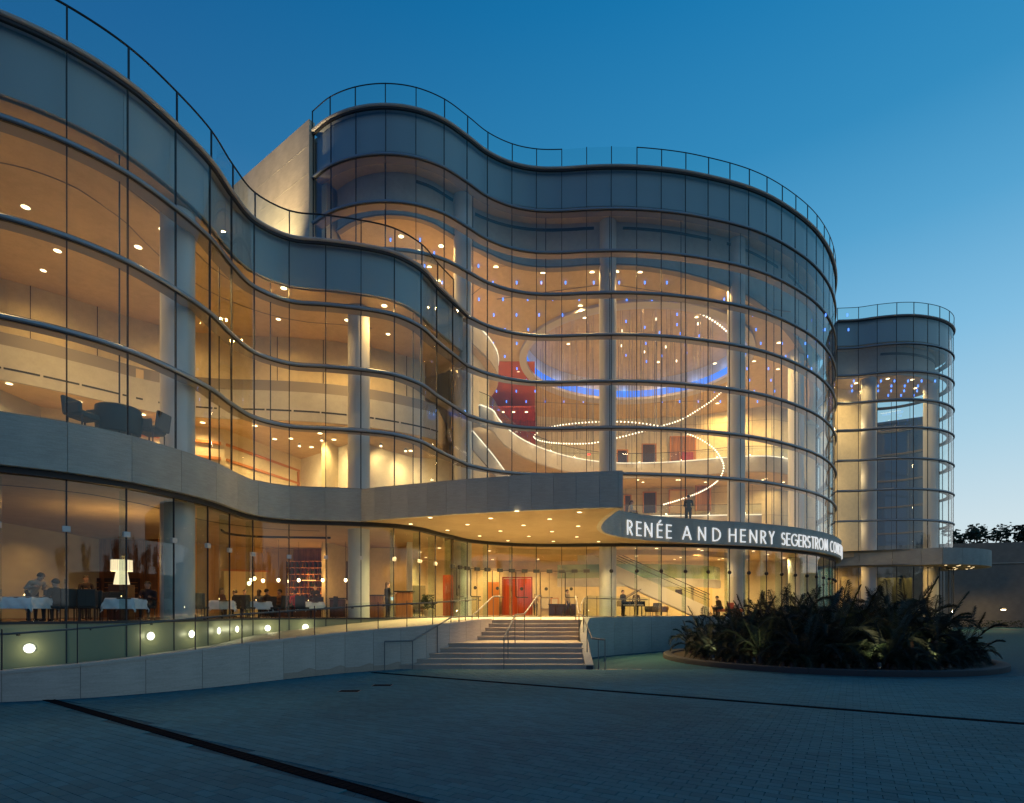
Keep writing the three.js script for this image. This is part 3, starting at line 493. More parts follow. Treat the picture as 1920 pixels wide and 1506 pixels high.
// ------------------------------------------------------------------ concert hall: glass, roof, columns
{
  const rows = (i) => i < 6 ? [WING_TOP + .05, ...ROWS.slice(4), HALL_TOP - .1] : [B1 + .02, ...ROWS, HALL_TOP - .1];
  curtainWall(hb, hall, 0, HN, rows);
  ROWS.forEach((y, k) => transom(hb, hall, k >= 4 ? 0 : 6, HN, y, .46));
  coping(hb, hall, 0, HN, HALL_TOP);
  guardRail(hb, hall, 0, HN - 1, HALL_TOP); capRail(hb, hall, 0, 10, HALL_TOP + 1.16); capRail(hb, hall, 13, HN - 1, HALL_TOP + 1.16);
  for (let i = 0; i < HN; i++) part('spandrel_panel', sweep(hall, i + .004, i + .996, rect(-.34, -.26, EYE + 23.93, HALL_TOP - .1), 4), M.spandrel, hb);
  // lower glazing
  const l0 = 18, l1 = lowPts.length - 1;
  for (let i = l0; i < l1; i++) part('lobby_pane', pane(low, i + .01, i + .99, FLOOR + .04, B0 - .17, 0), M.glass, hb);
  for (let i = l0; i <= l1; i++) {
    const q = low.at(i, 0); part('mullion', box(.03, B0 - FLOOR - .1, .05).rotateY(Math.atan2(q.tz, q.tx)).translate(q.x, (B0 + FLOOR) / 2 - .05, -q.z), M.joint, hb);
    const c = part('patch_fitting', i > 24 ? new THREE.SphereGeometry(.12, 14, 10) : rbox(.36, .2, .12, 0, 0, 0, .01), M.darkMetal, hb); c.position.set(q.x, 4.1, -q.z); c.rotation.y = Math.atan2(q.tz, q.tx);
    const f = low.at(i, -.26); part('glass_fin', box(.02, B0 - FLOOR - .2, .4).rotateY(Math.atan2(q.tz, q.tx)).translate(f.x, (B0 + FLOOR) / 2 - .1, -f.z), M.guard, hb);
  }
  part('shadow_slot', sweep(low, 14, l1, rect(-.2, .06, B0 - .17, B0 + .0), 5), M.joint, hb);
  part('sill', sweep(low, l0, l1, rect(-.1, .05, FLOOR - .02, FLOOR + .035), 4), M.joint, hb);
  // entrance doors: head rail, mid fittings, bent pulls, round plates
  part('door_head', sweep(low, 18, 24, rect(-.015, .015, 4.08, 4.12), 4), M.darkMetal, hb);
  for (let i = 18; i < 24; i++) {
    const q = low.at(i + .52), a = Math.atan2(q.tz, q.tx), d = holder('glass_door', hb);
    d.position.set(q.x, 0, -q.z); d.rotation.y = a;
    part('pivot_fitting', rbox(.34, .2, .1, 0, 4.1, 0, .01), M.darkMetal, d);
    part('door_pull', tube([new THREE.Vector3(-.55, 4.05, .1), new THREE.Vector3(-.55, 2.62, .1), new THREE.Vector3(-.50, 2.56, .1), new THREE.Vector3(.18, 2.55, .1)], .028, 4, 8, false), M.darkMetal, d);
    part('round_plate', new THREE.CylinderGeometry(.1, .1, .03, 18).rotateX(Math.PI / 2).translate(-.2, 3.05, .06), M.black, d);
    part('door_stile', box(.02, 2.7, .03, -.02, 2.75, 0), M.darkMetal, d);
  }
  for (const [x, z, r] of [[-2.85, 32.35, .52], [5.9, 34.5, .52], [14.5, 36.2, .54], [21.2, 41.8, .54]]) {
    const lo = x < -2 ? B1 : B1; part('column', merge([cyl(r, r, 26.6 - lo, x, (26.6 + lo) / 2, -z, 36), cyl(r, r, B0 - FLOOR, x, (B0 + FLOOR) / 2, -z, 36)]), M.column, hb);
  }
  for (const u of [2.9, 6.6, 9.4, 12, 15, 17.9, 20, 22]) { const q = hall.at(u, -.55), lo = u < 6 ? 18 : 7.1; part('tie_rod', cyl(.024, .024, 26.6 - lo, q.x, (26.6 + lo) / 2, -q.z, 8), M.darkMetal, hb); }
  // enclosure
  const BW = [[-10.5, 31.4], [-9.4, 38], [-7, 44], [-3.2, 48.7], [1.9, 49.0], [8, 49.5], [16, 49], [22, 47.6], [26.6, 49.2]];
  const bwPoly = [...BW].reverse();
  part('atrium_floor', slab([...low.list(16, l1, -.02, .5), [28.9, 52], [20, 56], [2, 56], [-8, 48], [-10.4, 34]], FLOOR - .004, .3), M.floor, hb);
  const inside = hall.list(6, HN - 2, -.62, .5);
  part('level_two', slab([...hall.list(6, HN - 2, -.05, .5), ...bwPoly.slice(0, 6), [-3.2, 48.8], [-8.8, 45], [-8.8, 34.6], [-3.6, 31.6]], B1 - .02, 1.35), M.ceiling, hb);
  part('back_wall', wallLine(BW, FLOOR, 26, .3), M.cream, hb);
  part('upper_soffit', slab([...hall.list(0, HN - 2, -.3, .5), ...hall.list(HN - 2, 0, -2.3, .5)], EYE + 24.0, .1), M.ceiling, hb);
  part('roof', slab([...hall.list(0, HN - 1, -.3, .5), [28.9, 56], [20, 62], [-20, 62], [-22, 38.6]], HALL_TOP + .02, .3), M.bulkhead, hb);
  part('bulkhead', sweep(hall, 0, HN - 2, [[-1.75, (p) => ceilingY(p.z + 1.4) - .03], [-1.6, (p) => ceilingY(p.z + 1.4) - .03], [-1.6, EYE + 24], [-1.75, EYE + 24]], 4), M.bulkhead, hb);
  part('bulkhead_lip', sweep(hall, 0, HN - 2, [[-1.8, (p) => ceilingY(p.z + 1.4) - .13], [-1.5, (p) => ceilingY(p.z + 1.4) - .13], [-1.5, (p) => ceilingY(p.z + 1.4) - .03], [-1.8, (p) => ceilingY(p.z + 1.4) - .03]], 4), M.fin, hb);
  for (const [a, b] of [[4.2, 6.2], [7.1, 11.4], [12.7, 16.9], [17.8, 21.5], [22.5, 26]]) part('slot_diffuser', sweep(hall, a, b, rect(-1.61, -1.57, EYE + 23.45, EYE + 23.62), 4), M.black, hb);
  // sloping ceiling with an oval recess
  const OC = [9.3, 42.1], OA = 8.3, OB = 4.5, oval = (k, s = 1) => [OC[0] + OA * s * Math.cos(k), OC[1] + OB * s * Math.sin(k)];
  const tilt = (g, dy = 0) => { const p = g.attributes.position; for (let i = 0; i < p.count; i++) p.setY(i, p.getY(i) + ceilingY(-p.getZ(i)) + dy); g.computeVertexNormals(); return g; };
  const ringPts = []; for (let k = 0; k < 72; k++) ringPts.push(oval(k / 72 * 2 * Math.PI));
  // split along the line where the slope starts so that the tilt stays plane
  const Zs = 34.875, hullAll = [...hall.list(0, HN - 2, -1.72, .5)], front = hullAll.filter((p) => p[1] <= Zs);
  const leftC = hullAll.findIndex((p) => p[1] > Zs && p[0] > 10);
  const rightPts = hullAll.slice(leftC);
  part('sloped_ceiling', tilt(slab([[-9.95, Zs], [hullAll[leftC][0] - .4, Zs], ...rightPts, [26.6, 49.4], ...bwPoly.slice(1, -2), [-9.3, 38.2]], 0, .12, ringPts)), M.ceiling, hb);
  part('flat_ceiling', slab([...front, [-9.95, Zs]], ceilingY(30), .12), M.ceiling, hb);
  part('recess_top', tilt(slab(ringPts.map((p) => [OC[0] + (p[0] - OC[0]) * 1.02, OC[1] + (p[1] - OC[1]) * 1.02]), 0, .1), 1.45), M.ceiling, hb);
  const oring = new Plan([...Array(49).keys()].map((k) => oval(-k / 48 * 2 * Math.PI + 1)));
  part('recess_wall', ribbon(oring, 0, 48, (p) => ceilingY(p.z) - .1, (p) => ceilingY(p.z) + 1.4, 0, 2), M.white, hb);
  part('ring_light_lip', sweep(oring, 0, 48, [[-.45, (p) => ceilingY(p.z) - .34], [.1, (p) => ceilingY(p.z) - .34], [.1, (p) => ceilingY(p.z) - .13], [-.45, (p) => ceilingY(p.z) - .13]], 2), std(.5, .48, .5, .7), hb);
  part('ring_light', sweep(oring, 0, 48, [[.03, (p) => ceilingY(p.z) - .08], [.07, (p) => ceilingY(p.z) - .08], [.07, (p) => ceilingY(p.z) + .42], [.03, (p) => ceilingY(p.z) + .42]], 2), M.ringBlue, hb);
  for (let k = 0; k < 16; k++) { const p = oval(k / 16 * 2 * Math.PI, .93); point(hb, V(p[0], ceilingY(p[1]) + .35, p[1]), .9, BLUE, 8); }
  // pendant blue points and downlights on the ceiling
  const inOval = (x, z, s) => Math.hypot((x - OC[0]) / (OA * s), (z - OC[1]) / (OB * s)) < 1;
  const starGeo = new THREE.CylinderGeometry(.045, .045, .17, 8);
  for (let r = 0; r < 13; r++) for (let c = 0; c < 22; c++) {
    const Z = 32.2 + r * 1.22, X = -8.6 + c * 1.62 + (r % 2) * .8 + rr(-.12, .12), u = hall.at(6 + c).z;
    if (inOval(X, Z, 1.05) || X > 24.5 - Math.max(0, 40 - Z) * .9 || X < -8.2 + Math.max(0, (Z - 36) * .4)) continue;
    let out = false; for (const h of hullAll) if (Math.abs(h[0] - X) < .9 && h[1] > Z - .6 && h[0] < 20) { out = true; break; } if (out) continue;
    const s = part('star_light', starGeo, M.lampBlue, hb); s.position.set(X, ceilingY(Z) - .25, -Z);
  }
  for (let k = 0; k < 26; k++) { const a = k * 2.4, q = Math.sqrt(k / 26) * .55, X = OC[0] + 1.5 + OA * q * Math.cos(a), Z = OC[1] + OB * q * Math.sin(a); const s = part('star_light', starGeo, k % 3 ? M.lampBlue : M.crystal, hb); s.position.set(X, ceilingY(Z) + 1.1, -Z); }
  const dl = [[752, 439], [785, 467], [827, 457], [805, 497], [822, 523], [930, 497], [1018, 508], [1110, 507], [1156, 506], [1200, 507], [1356, 534], [1415, 556], [1088, 570], [972, 695], [1168, 697], [1040, 803], [1382, 758], [1150, 745], [1345, 754], [1460, 640], [1260, 775]];
  for (const [x, y] of dl) {
    const t = (HORIZON - y) / FOCAL; let Z = 21.6 / t; if (Z > 34.875) Z = (21.4 + .32 * 35.5) / (t + .32); if (inOval((x - 960) * Z / FOCAL, Z, 1) || Z > 48.5) continue;
    const p = at(x, y, Z); downlight(hb, V(p.x, ceilingY(Z) - .125, Z), 78, WARM, 1.25, 1.25);
  }
  for (const k of [.2, 1.1, 2, 2.9, 3.8, 4.7, 5.6]) { const p = oval(k, .62); downlight(hb, V(p[0], ceilingY(p[1]) + 1.33, p[1]), 80, WARM, 1, 1.2); }
  // balcony ribbons with a light line on the top edge
  function balcony(pts, top, h, back, opts = {}) {
    const P = new Plan(pts), n = pts.length - 1, g = holder('balcony', hb), T = (p, u) => val(top, p, u);
    part('parapet', sweep(P, 0, n, [[-.12, (p, u) => T(p, u) - h], [.0, (p, u) => T(p, u) - h], [.0, T], [-.12, T]], 6), M.parapet, g);
    part('light_strip', sweep(P, 0, n, [[-.14, (p, u) => T(p, u) + .005], [.04, (p, u) => T(p, u) + .005], [.04, (p, u) => T(p, u) + .07], [-.14, (p, u) => T(p, u) + .07]], 6), M.led, g);
    if (back) part('balcony_floor', slab([...P.list(0, n, -.06, .5), ...back], T(P.at(0), 0) - h + .35, .42), M.ceiling, g);
    if (opts.rail) { part('rail_pane', ribbon(P, 0, n, (p, u) => T(p, u) + .11, (p, u) => T(p, u) + .8, -.06, 4), M.guard, g); const tp = []; for (let u = 0; u <= n; u += .25) { const q = P.at(u, -.06); tp.push(V(q.x, T(q, u) + .82, q.z)); } part('handrail', tube(tp, .02, 2, 6), M.darkMetal, g); }
    const m = Math.round(P.length(0, n) / 2.6); for (let k = 0; k < m; k++) { const u = n * (k + .5) / m, q = P.at(u, .25); point(hb, V(q.x, T(q, u) + .2, q.z), opts.I ?? 6, new THREE.Color(1, .80, .52), 4); }
    return P;
  }
  balcony([[-2.6, 33.7], [-2.0, 35], [-1.45, 36.4], [-1.0, 38.4], [-1.05, 40.6], [-1.8, 43], [-3.6, 45.5], [-6, 47]], 19.4, 1.35, [[-8, 44], [-9.4, 38], [-9, 33]], { I: 1.0 });
  balcony([[-1.85, 32.6], [-1.2, 33.4], [-.85, 35], [-.35, 36.7], [.75, 39.2], [2.3, 41.4], [4.2, 43.3], [6.2, 44.6], [8.8, 45.4], [12, 45.2], [15, 44.4], [17.2, 43.6], [20, 43.4], [23.3, 45]], 13.72, 1.15, [[26, 49.2], [22, 47.7], [16, 49.2], [8, 49.6], [1.9, 49.1], [-3.2, 48.8], [-7, 44.2], [-6, 36]], { rail: true, I: 1.1 });
  balcony([[-2.3, 32.6], [-1.2, 34.1], [-.2, 35.7], [1.2, 37.8], [3.2, 39.8]], (p, u) => 12.2 - .95 * u, 1.0, null, { I: .9 });
  balcony([[4.5, 41.5], [7, 41.2], [10, 41.3], [13, 41.3], [16, 41.0], [18.2, 40.8]], 8.75, 1.2, null, { rail: true, I: 1.1 });
  part('curved_wall', sweep(new Plan([[-3.2, 33.4], [-2.6, 35], [-2.05, 36.5], [-1.65, 38.4], [-1.7, 40.5], [-2.4, 42.7], [-4, 45]]), 0, 6, rect(-.2, 0, B1, 18.1), 5), M.cream, hb);
  part('red_wall', wallLine([[-3.1, 48.2], [1.95, 48.5]], 13, 23, .3), M.woodRed, hb);
  part('red_head', slab([[-3.2, 45.2], [1.84, 45.2], [1.96, 48.4], [-3.2, 48.4]], 18.3, .1), M.woodRed, hb);
  part('red_ceiling', tilt(slab([[-3.2, 42.6], [1.74, 42.6], [1.97, 48.3], [-3.2, 48.3]], 0, .03), -.13), std(.50, .12, .06, .6), hb);
  for (let k = 0; k < 7; k++) part('panel_joint', box(.03, 5, .03, -2.6 + k * .66, 15.8, -(48.07 + k * .04)), M.darkWood, hb);
  for (const [x, y] of [[943, 764], [963, 770], [987, 774]]) { const Z = 46.2, p = at(x, y, Z); downlight(hb, V(p.x, 18.18, Z), 45, SOFTW, 1.1, 1.0); }
  for (const [x, z] of [[15.5, 42.8], [18.4, 42.6], [20.6, 43.4], [22.6, 44.6]]) { downlight(hb, V(x, ceilingY(z) - .125, z), 150, SOFTW, 1.1, 1.2); downlight(hb, V(x, 12.48, z + 2), 16, SOFTW, .9, 1.3); }
  { const js = []; for (let k = 1; k < BW.length - 1; k++) { const n = k > 4 ? 4 : 3; for (let j = 0; j < n; j++) { const x = mix(BW[k][0], BW[k + 1][0], j / n), z = mix(BW[k][1], BW[k + 1][1], j / n) - .17; js.push(box(.022, 24, .02, x, 13.5, -z)); } } for (const y of [9.9, 12.0, 15.6, 18]) js.push(wallLine(BW.slice(3).map((p) => [p[0], p[1] - .165]), y, y + .02, .02)); part('wall_joint', merge(js), M.fin, hb); }
  for (const [a, b] of [[[-1, 37.2], [6, 36.1]], [[7, 36.2], [19, 38.2]], [[-.5, 46.9], [7.5, 47.4]], [[9, 47.3], [16, 46.9]], [[-4, 38], [-1.6, 36]]]) part('ceiling_joint', tilt(merge([wallLine([a, b], -.02, .01, .05)]), -.12), M.fin, hb);
  part('indicator_lamp', rbox(.25, .14, .06, at(1105, 851, 46).x, at(0, 851, 46).y, -46.2, .01), glow(1, .04, .02, 3), hb);
  // doors in the back walls
  const wallDoor = (px0, px1, py0, py1, Z, m, n = 'wall_door') => { const a = at(px0, py0, Z), b = at(px1, py1, Z), d = part(n, rbox(b.x - a.x, a.y - b.y, .12, (a.x + b.x) / 2, (a.y + b.y) / 2, -Z, .02), m, hb); part('door_frame', merge([box(.08, a.y - b.y + .08, .18, a.x - .04, (a.y + b.y) / 2 + .04, -Z), box(.08, a.y - b.y + .08, .18, b.x + .04, (a.y + b.y) / 2 + .04, -Z), box(b.x - a.x, .08, .18, (a.x + b.x) / 2, a.y + .04, -Z)]), M.trim, d); return d; };
  wallDoor(1205, 1229, 834, 868, 48.9, M.darkWood); wallDoor(1158, 1176, 845, 868, 48.9, M.darkWood); wallDoor(1258, 1303, 820, 868, 48.4, M.wood, 'door_recess'); wallDoor(1276, 1300, 848, 868, 48.2, M.woodRed);
  wallDoor(1207, 1229, 924, 962, 48.7, M.darkWood); wallDoor(1172, 1182, 930, 962, 48.7, M.darkWood); wallDoor(1256, 1286, 920, 962, 48.3, std(.6, .42, .2, .6), 'door_recess'); wallDoor(1306, 1331, 912, 958, 47.9, M.wood);
  // downlights under the level-three balcony and over level two
  for (let k = 0; k < 9; k++) downlight(hb, V(.5 + k * 2.6, 12.48, 46.6 - (k % 2) * .8), 16, SOFTW, .9, 1.3);
  for (let k = 0; k < 6; k++) downlight(hb, V(3.5 + k * 3.4, 12.48, 45.8), 0, SOFTW, .9);
  // lobby ceiling lamps and walls
  for (let k = 0; k < 12; k++) { const X = -1.5 + (k % 6) * 3.5, Z = 36.4 + Math.floor(k / 6) * 6.2 + Math.abs(X - 7) * .08; downlight(hb, V(X, B0 + .03, Z), 52, WARM, .9, 1.3); }
  for (let k = 0; k < 5; k++) downlight(hb, V(-2 + k * 4.6, B0 + .03, 47.2), 22, SOFTW, .9, 1.3);
  for (const [x, z] of [[6.5, 35.4], [9.2, 35.6], [12, 36], [15.5, 37.4], [18, 39.4], [20.4, 42], [9, 40.5], [12.5, 41.5], [16, 42.5]]) downlight(hb, V(x, B0 + .03, z), 55, SOFTW, .9, 1.35);
  part('ceiling_cove', sweep(new Plan([[-1, 35.6], [2, 36.4], [6, 36.6], [10, 36.8], [14, 38.2], [17, 40.4]]), 0, 5, rect(-.2, .2, B0 - .3, B0 + .05), 5), M.ceiling, hb);
  part('side_wall', wallLine([[-8.6, 34.4], [-8.2, 39], [-8, 44.1]], FLOOR, B0 + .05, .25), M.cream, hb);
  for (const [x, z] of [[-4.6, 35.4], [-6.2, 37.8], [-4, 39.4], [-6.4, 41.6], [-3.2, 42.6]]) downlight(hb, V(x, B0 + .03, z), 40, SOFTW, .9, 1.3);
  part('lobby_wall', wallLine([[-8, 44], [-3.6, 44.6], [9.5, 45.2], [22, 45.2], [25.6, 47.6]], FLOOR, B0 + .05, .25), M.cream, hb);
  const rd = holder('red_double_door', hb); rd.position.copy(at(970, 1100, 43.8).setY(0));
  for (const s of [-1, 1]) part('door_leaf', rbox(1.06, 2.85, .08, s * .54, FLOOR + 1.43, 0, .01), M.redDoor, rd);
  part('door_frame', merge([box(.1, 3, .16, -1.13, FLOOR + 1.5, 0), box(.1, 3, .16, 1.13, FLOOR + 1.5, 0), box(2.36, .1, .16, 0, FLOOR + 2.95, 0)]), M.woodRed, rd);
  const rd2 = part('red_door', rbox(.95, 2.9, .08, 0, FLOOR + 1.45, 0, .01), M.redDoor, hb); rd2.position.copy(at(843, 1100, 40).setY(0)); part('door_knob', new THREE.SphereGeometry(.06, 10, 8).translate(.3, 2.4, .09), M.black, rd2);
  part('wall_panel', rbox(1.2, 2.0, .08, -6.6, FLOOR + 1.1, -38.8, .01), std(.30, .25, .15, .6), hb);
  part('timber_panel', box(.9, 2.6, .1, at(925, 1100, 43.9).x, FLOOR + 1.3, -43.9), M.trim, hb);
  part('teal_balustrade', ribbon(new Plan([[3.2, 39.5], [6, 38.9], [9, 38.7], [12, 39.2], [14.6, 40.6], [15.6, 42]]), 0, 5, 4.05, 5.0, 0, 6), M.greenGlass, hb);
  part('balustrade_edge', sweep(new Plan([[3.2, 39.5], [6, 38.9], [9, 38.7], [12, 39.2], [14.6, 40.6], [15.6, 42]]), 0, 5, rect(-.3, .06, 3.45, 4.04), 6), M.white, hb);
  part('wall_notice', rbox(.55, 1.05, .06, at(1275, 1118, 43).x, at(0, 1118, 43).y, -43.3, .01), M.darkWood, hb);
  part('wall_door', rbox(1.5, 2.6, .1, at(1322, 1130, 44.4).x, FLOOR + 1.3, -44.9, .01), std(.62, .44, .22, .6), hb);
}
{ // pale return wall of the hall above the wing roof, with its flood lamp
  const t = thing('stone_gable_wall', 'tall blank pale stone wall behind the wing roof, lit from below', 'wall');
  part('wall_face', wallLine([[-10.95, 30.5], [-32, 46]], WING_TOP + .05, 28.4, .35), M.travertine, t);
  const jt = []; for (let k = 1; k < 7; k++) jt.push(wallLine([[-11, 30.34], [-32, 45.84]], WING_TOP + k * 1.5, WING_TOP + k * 1.5 + .015, .05)); part('course_joint', merge(jt), M.stoneB, t);
  const p = thing('roof_parapet', 'low plain parapet on the wing roof behind the glass guard', 'parapet');
  part('parapet_wall', wallLine([[-14.2, 29.4], [-10.5, 28.2], [-6.5, 28.4]], WING_TOP + .03, WING_TOP + 2.1, .2), M.stoneB, p);
  const f = part('flood_lamp', rbox(.5, .2, .15, -13.9, WING_TOP + .25, -29.9, .03), M.darkMetal, t); part('lamp_lens', box(.44, .02, .1, -13.9, WING_TOP + .36, -29.9), M.lampWarm, f);
  spot(t, V(-13.9, WING_TOP + .5, 29.95), 800, new THREE.Color(1, .72, .38), .75, [-.08, .9, -.36], 6);
}
// ------------------------------------------------------------------ round tower
const tw = thing('glass_tower', 'round glass tower standing beyond the drum with sky visible through it', 'building');
{
  const n = towerPts.length - 1, rows = () => [B1 + .02, ...ROWS, HALL_TOP - .1];
  curtainWall(tw, tower, 0, n, rows);
  for (const y of ROWS) transom(tw, tower, 0, n, y, .4);
  coping(tw, tower, 0, n, HALL_TOP); guardRail(tw, tower, 0, n, HALL_TOP); capRail(tw, tower, 0, n, HALL_TOP + 1.16);
  for (let i = 0; i < n; i++) part('spandrel_panel', sweep(tower, i + .004, i + .996, rect(-.34, -.26, EYE + 23.93, HALL_TOP - .1), 4), M.spandrel, tw);
  for (let i = 0; i < n; i++) { part('lower_pane', ribbon(tower, i + .01, i + .99, .3, B0 - .1, 0, 4), M.glass, tw); const q = tower.at(i); part('mullion', box(.04, B0 - .3, .06).rotateY(Math.atan2(q.tz, q.tx)).translate(q.x, B0 / 2 + .1, -q.z), M.joint, tw); }
  const full = tower.list(0, n, -.3, .5);
  part('roof', slab([...full, [29.5, 58]], HALL_TOP + .02, .3), M.bulkhead, tw);
  part('tower_ceiling', slab([...tower.list(0, n, -1.4, .5), [30, 57], [29.6, 52]], EYE + 21.5, .15), M.ceiling, tw);
  part('bulkhead', sweep(tower, 0, n, rect(-1.5, -1.38, EYE + 21.36, EYE + 24), 4), M.bulkhead, tw);
  part('upper_soffit', slab([...tower.list(0, n, -.3, .5), ...tower.list(n, 0, -1.6, .5)], EYE + 24, .1), M.ceiling, tw);
  part('slot_diffuser', sweep(tower, 2.5, 9, rect(-1.39, -1.33, EYE + 23.2, EYE + 23.4), 4), M.black, tw);
  part('inner_wall', wallLine([[29.3, 53.2], [31.6, 53.9], [34.4, 54.6], [34.9, 58.1]], .3, 23.3, .2), M.cream, tw);
  part('ground_wall', wallLine([[31.5, 53.4], [37.0, 55.2]], .3, 5.0, .2), M.cream, tw);
  part('curtain', sweep(new Plan([[33.5, 53], [34.2, 53.2], [34.9, 52.9], [35.6, 53.2], [36.3, 52.9], [37, 53.2], [37.8, 52.9]]), 0, 6, rect(-.04, .04, .3, 4.9), 8), std(.06, .075, .05, .85), tw);
  part('tower_floor', slab([...tower.list(0, n, -.05, .5), [29.5, 57]], .3, .3), M.floor, tw);
  part('level_floor', slab([...tower.list(0, n, -.05, .5), [29.5, 57]], B1 - .05, .5), M.ceiling, tw);
  for (const [x, z] of [[32.9, 51.6], [39.6, 52.9]]) part('column', merge([cyl(.62, .62, 24.3 - .3, x, 12.3, -z, 32)]), M.column, tw);
  const star = new THREE.CylinderGeometry(.06, .06, .2, 8);
  for (let r = 0; r < 5; r++) for (let c = 0; c < 7; c++) { const s = part('star_light', star, M.lampBlue, tw); s.position.set(31.5 + c * 1.25 + (r % 2) * .5, EYE + 21.2, -(51.6 + r * 1.15)); }
  for (const [x, z] of [[31.2, 51.0], [32.2, 52.4], [34.5, 51.4], [36.9, 51.6], [38.6, 53.6], [36.6, 56.5], [33.8, 54.4], [39, 56.4]]) downlight(tw, V(x, EYE + 21.33, z), 48, SOFTW, 1.3, 1.2);
  for (let k = 0; k < 4; k++) downlight(tw, V(31 + k * 2.2, 6.54, 51.7 + k * .2), 45, WARM, 1, 1.25);
  for (let k = 0; k < 3; k++) point(tw, V(31.2 + k * .2, 9.2 + k * 4.8, 51.9), 6, new THREE.Color(1, .70, .36), 8);
  // stone band and rounded canopy
  const tc = new Plan([[28.9, 51.2], [31, 50.0], [33.2, 48.85], [35, 47.9], [36.3, 47.2]]);
  for (let i = 0; i < 4; i++) part('stone_panel', sweep(tc, i + .006, i + .994, rect(-.2, 0, B0, B1), 4), [M.stoneB, M.stone][i % 2], tw);
  const te = new Plan([[36.32, 47.2], [38.2, 47.45], [40.2, 48.1], [42, 49.2], [43.3, 50.6], [43.9, 52.2], [43.6, 54], [42.6, 55.5]]);
  for (let i = 0; i < 7; i++) part('stone_panel', sweep(te, i + .006, i + .994, rect(-.2, 0, B0, B1), 5), [M.stoneB, M.stone][i % 2], tw);
  const cp = [...tc.list(0, 4, -.05, 1), ...te.list(0, 7, -.05, .5), [41.6, 54.6], ...tower.list(9.5, 0, .02, .5)];
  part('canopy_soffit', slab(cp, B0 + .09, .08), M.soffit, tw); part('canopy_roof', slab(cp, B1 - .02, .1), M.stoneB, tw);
  for (const [x, z] of [[37.5, 48.4], [39, 49], [40.4, 49.5], [41.6, 50.5], [42.5, 51.8], [40.3, 51], [41.6, 52.4], [42.4, 53.6], [38.7, 48.4], [42.9, 52.8]]) downlight(tw, V(x, B0 + .005, z), 12, SOFTW, .9, 1.2);
}
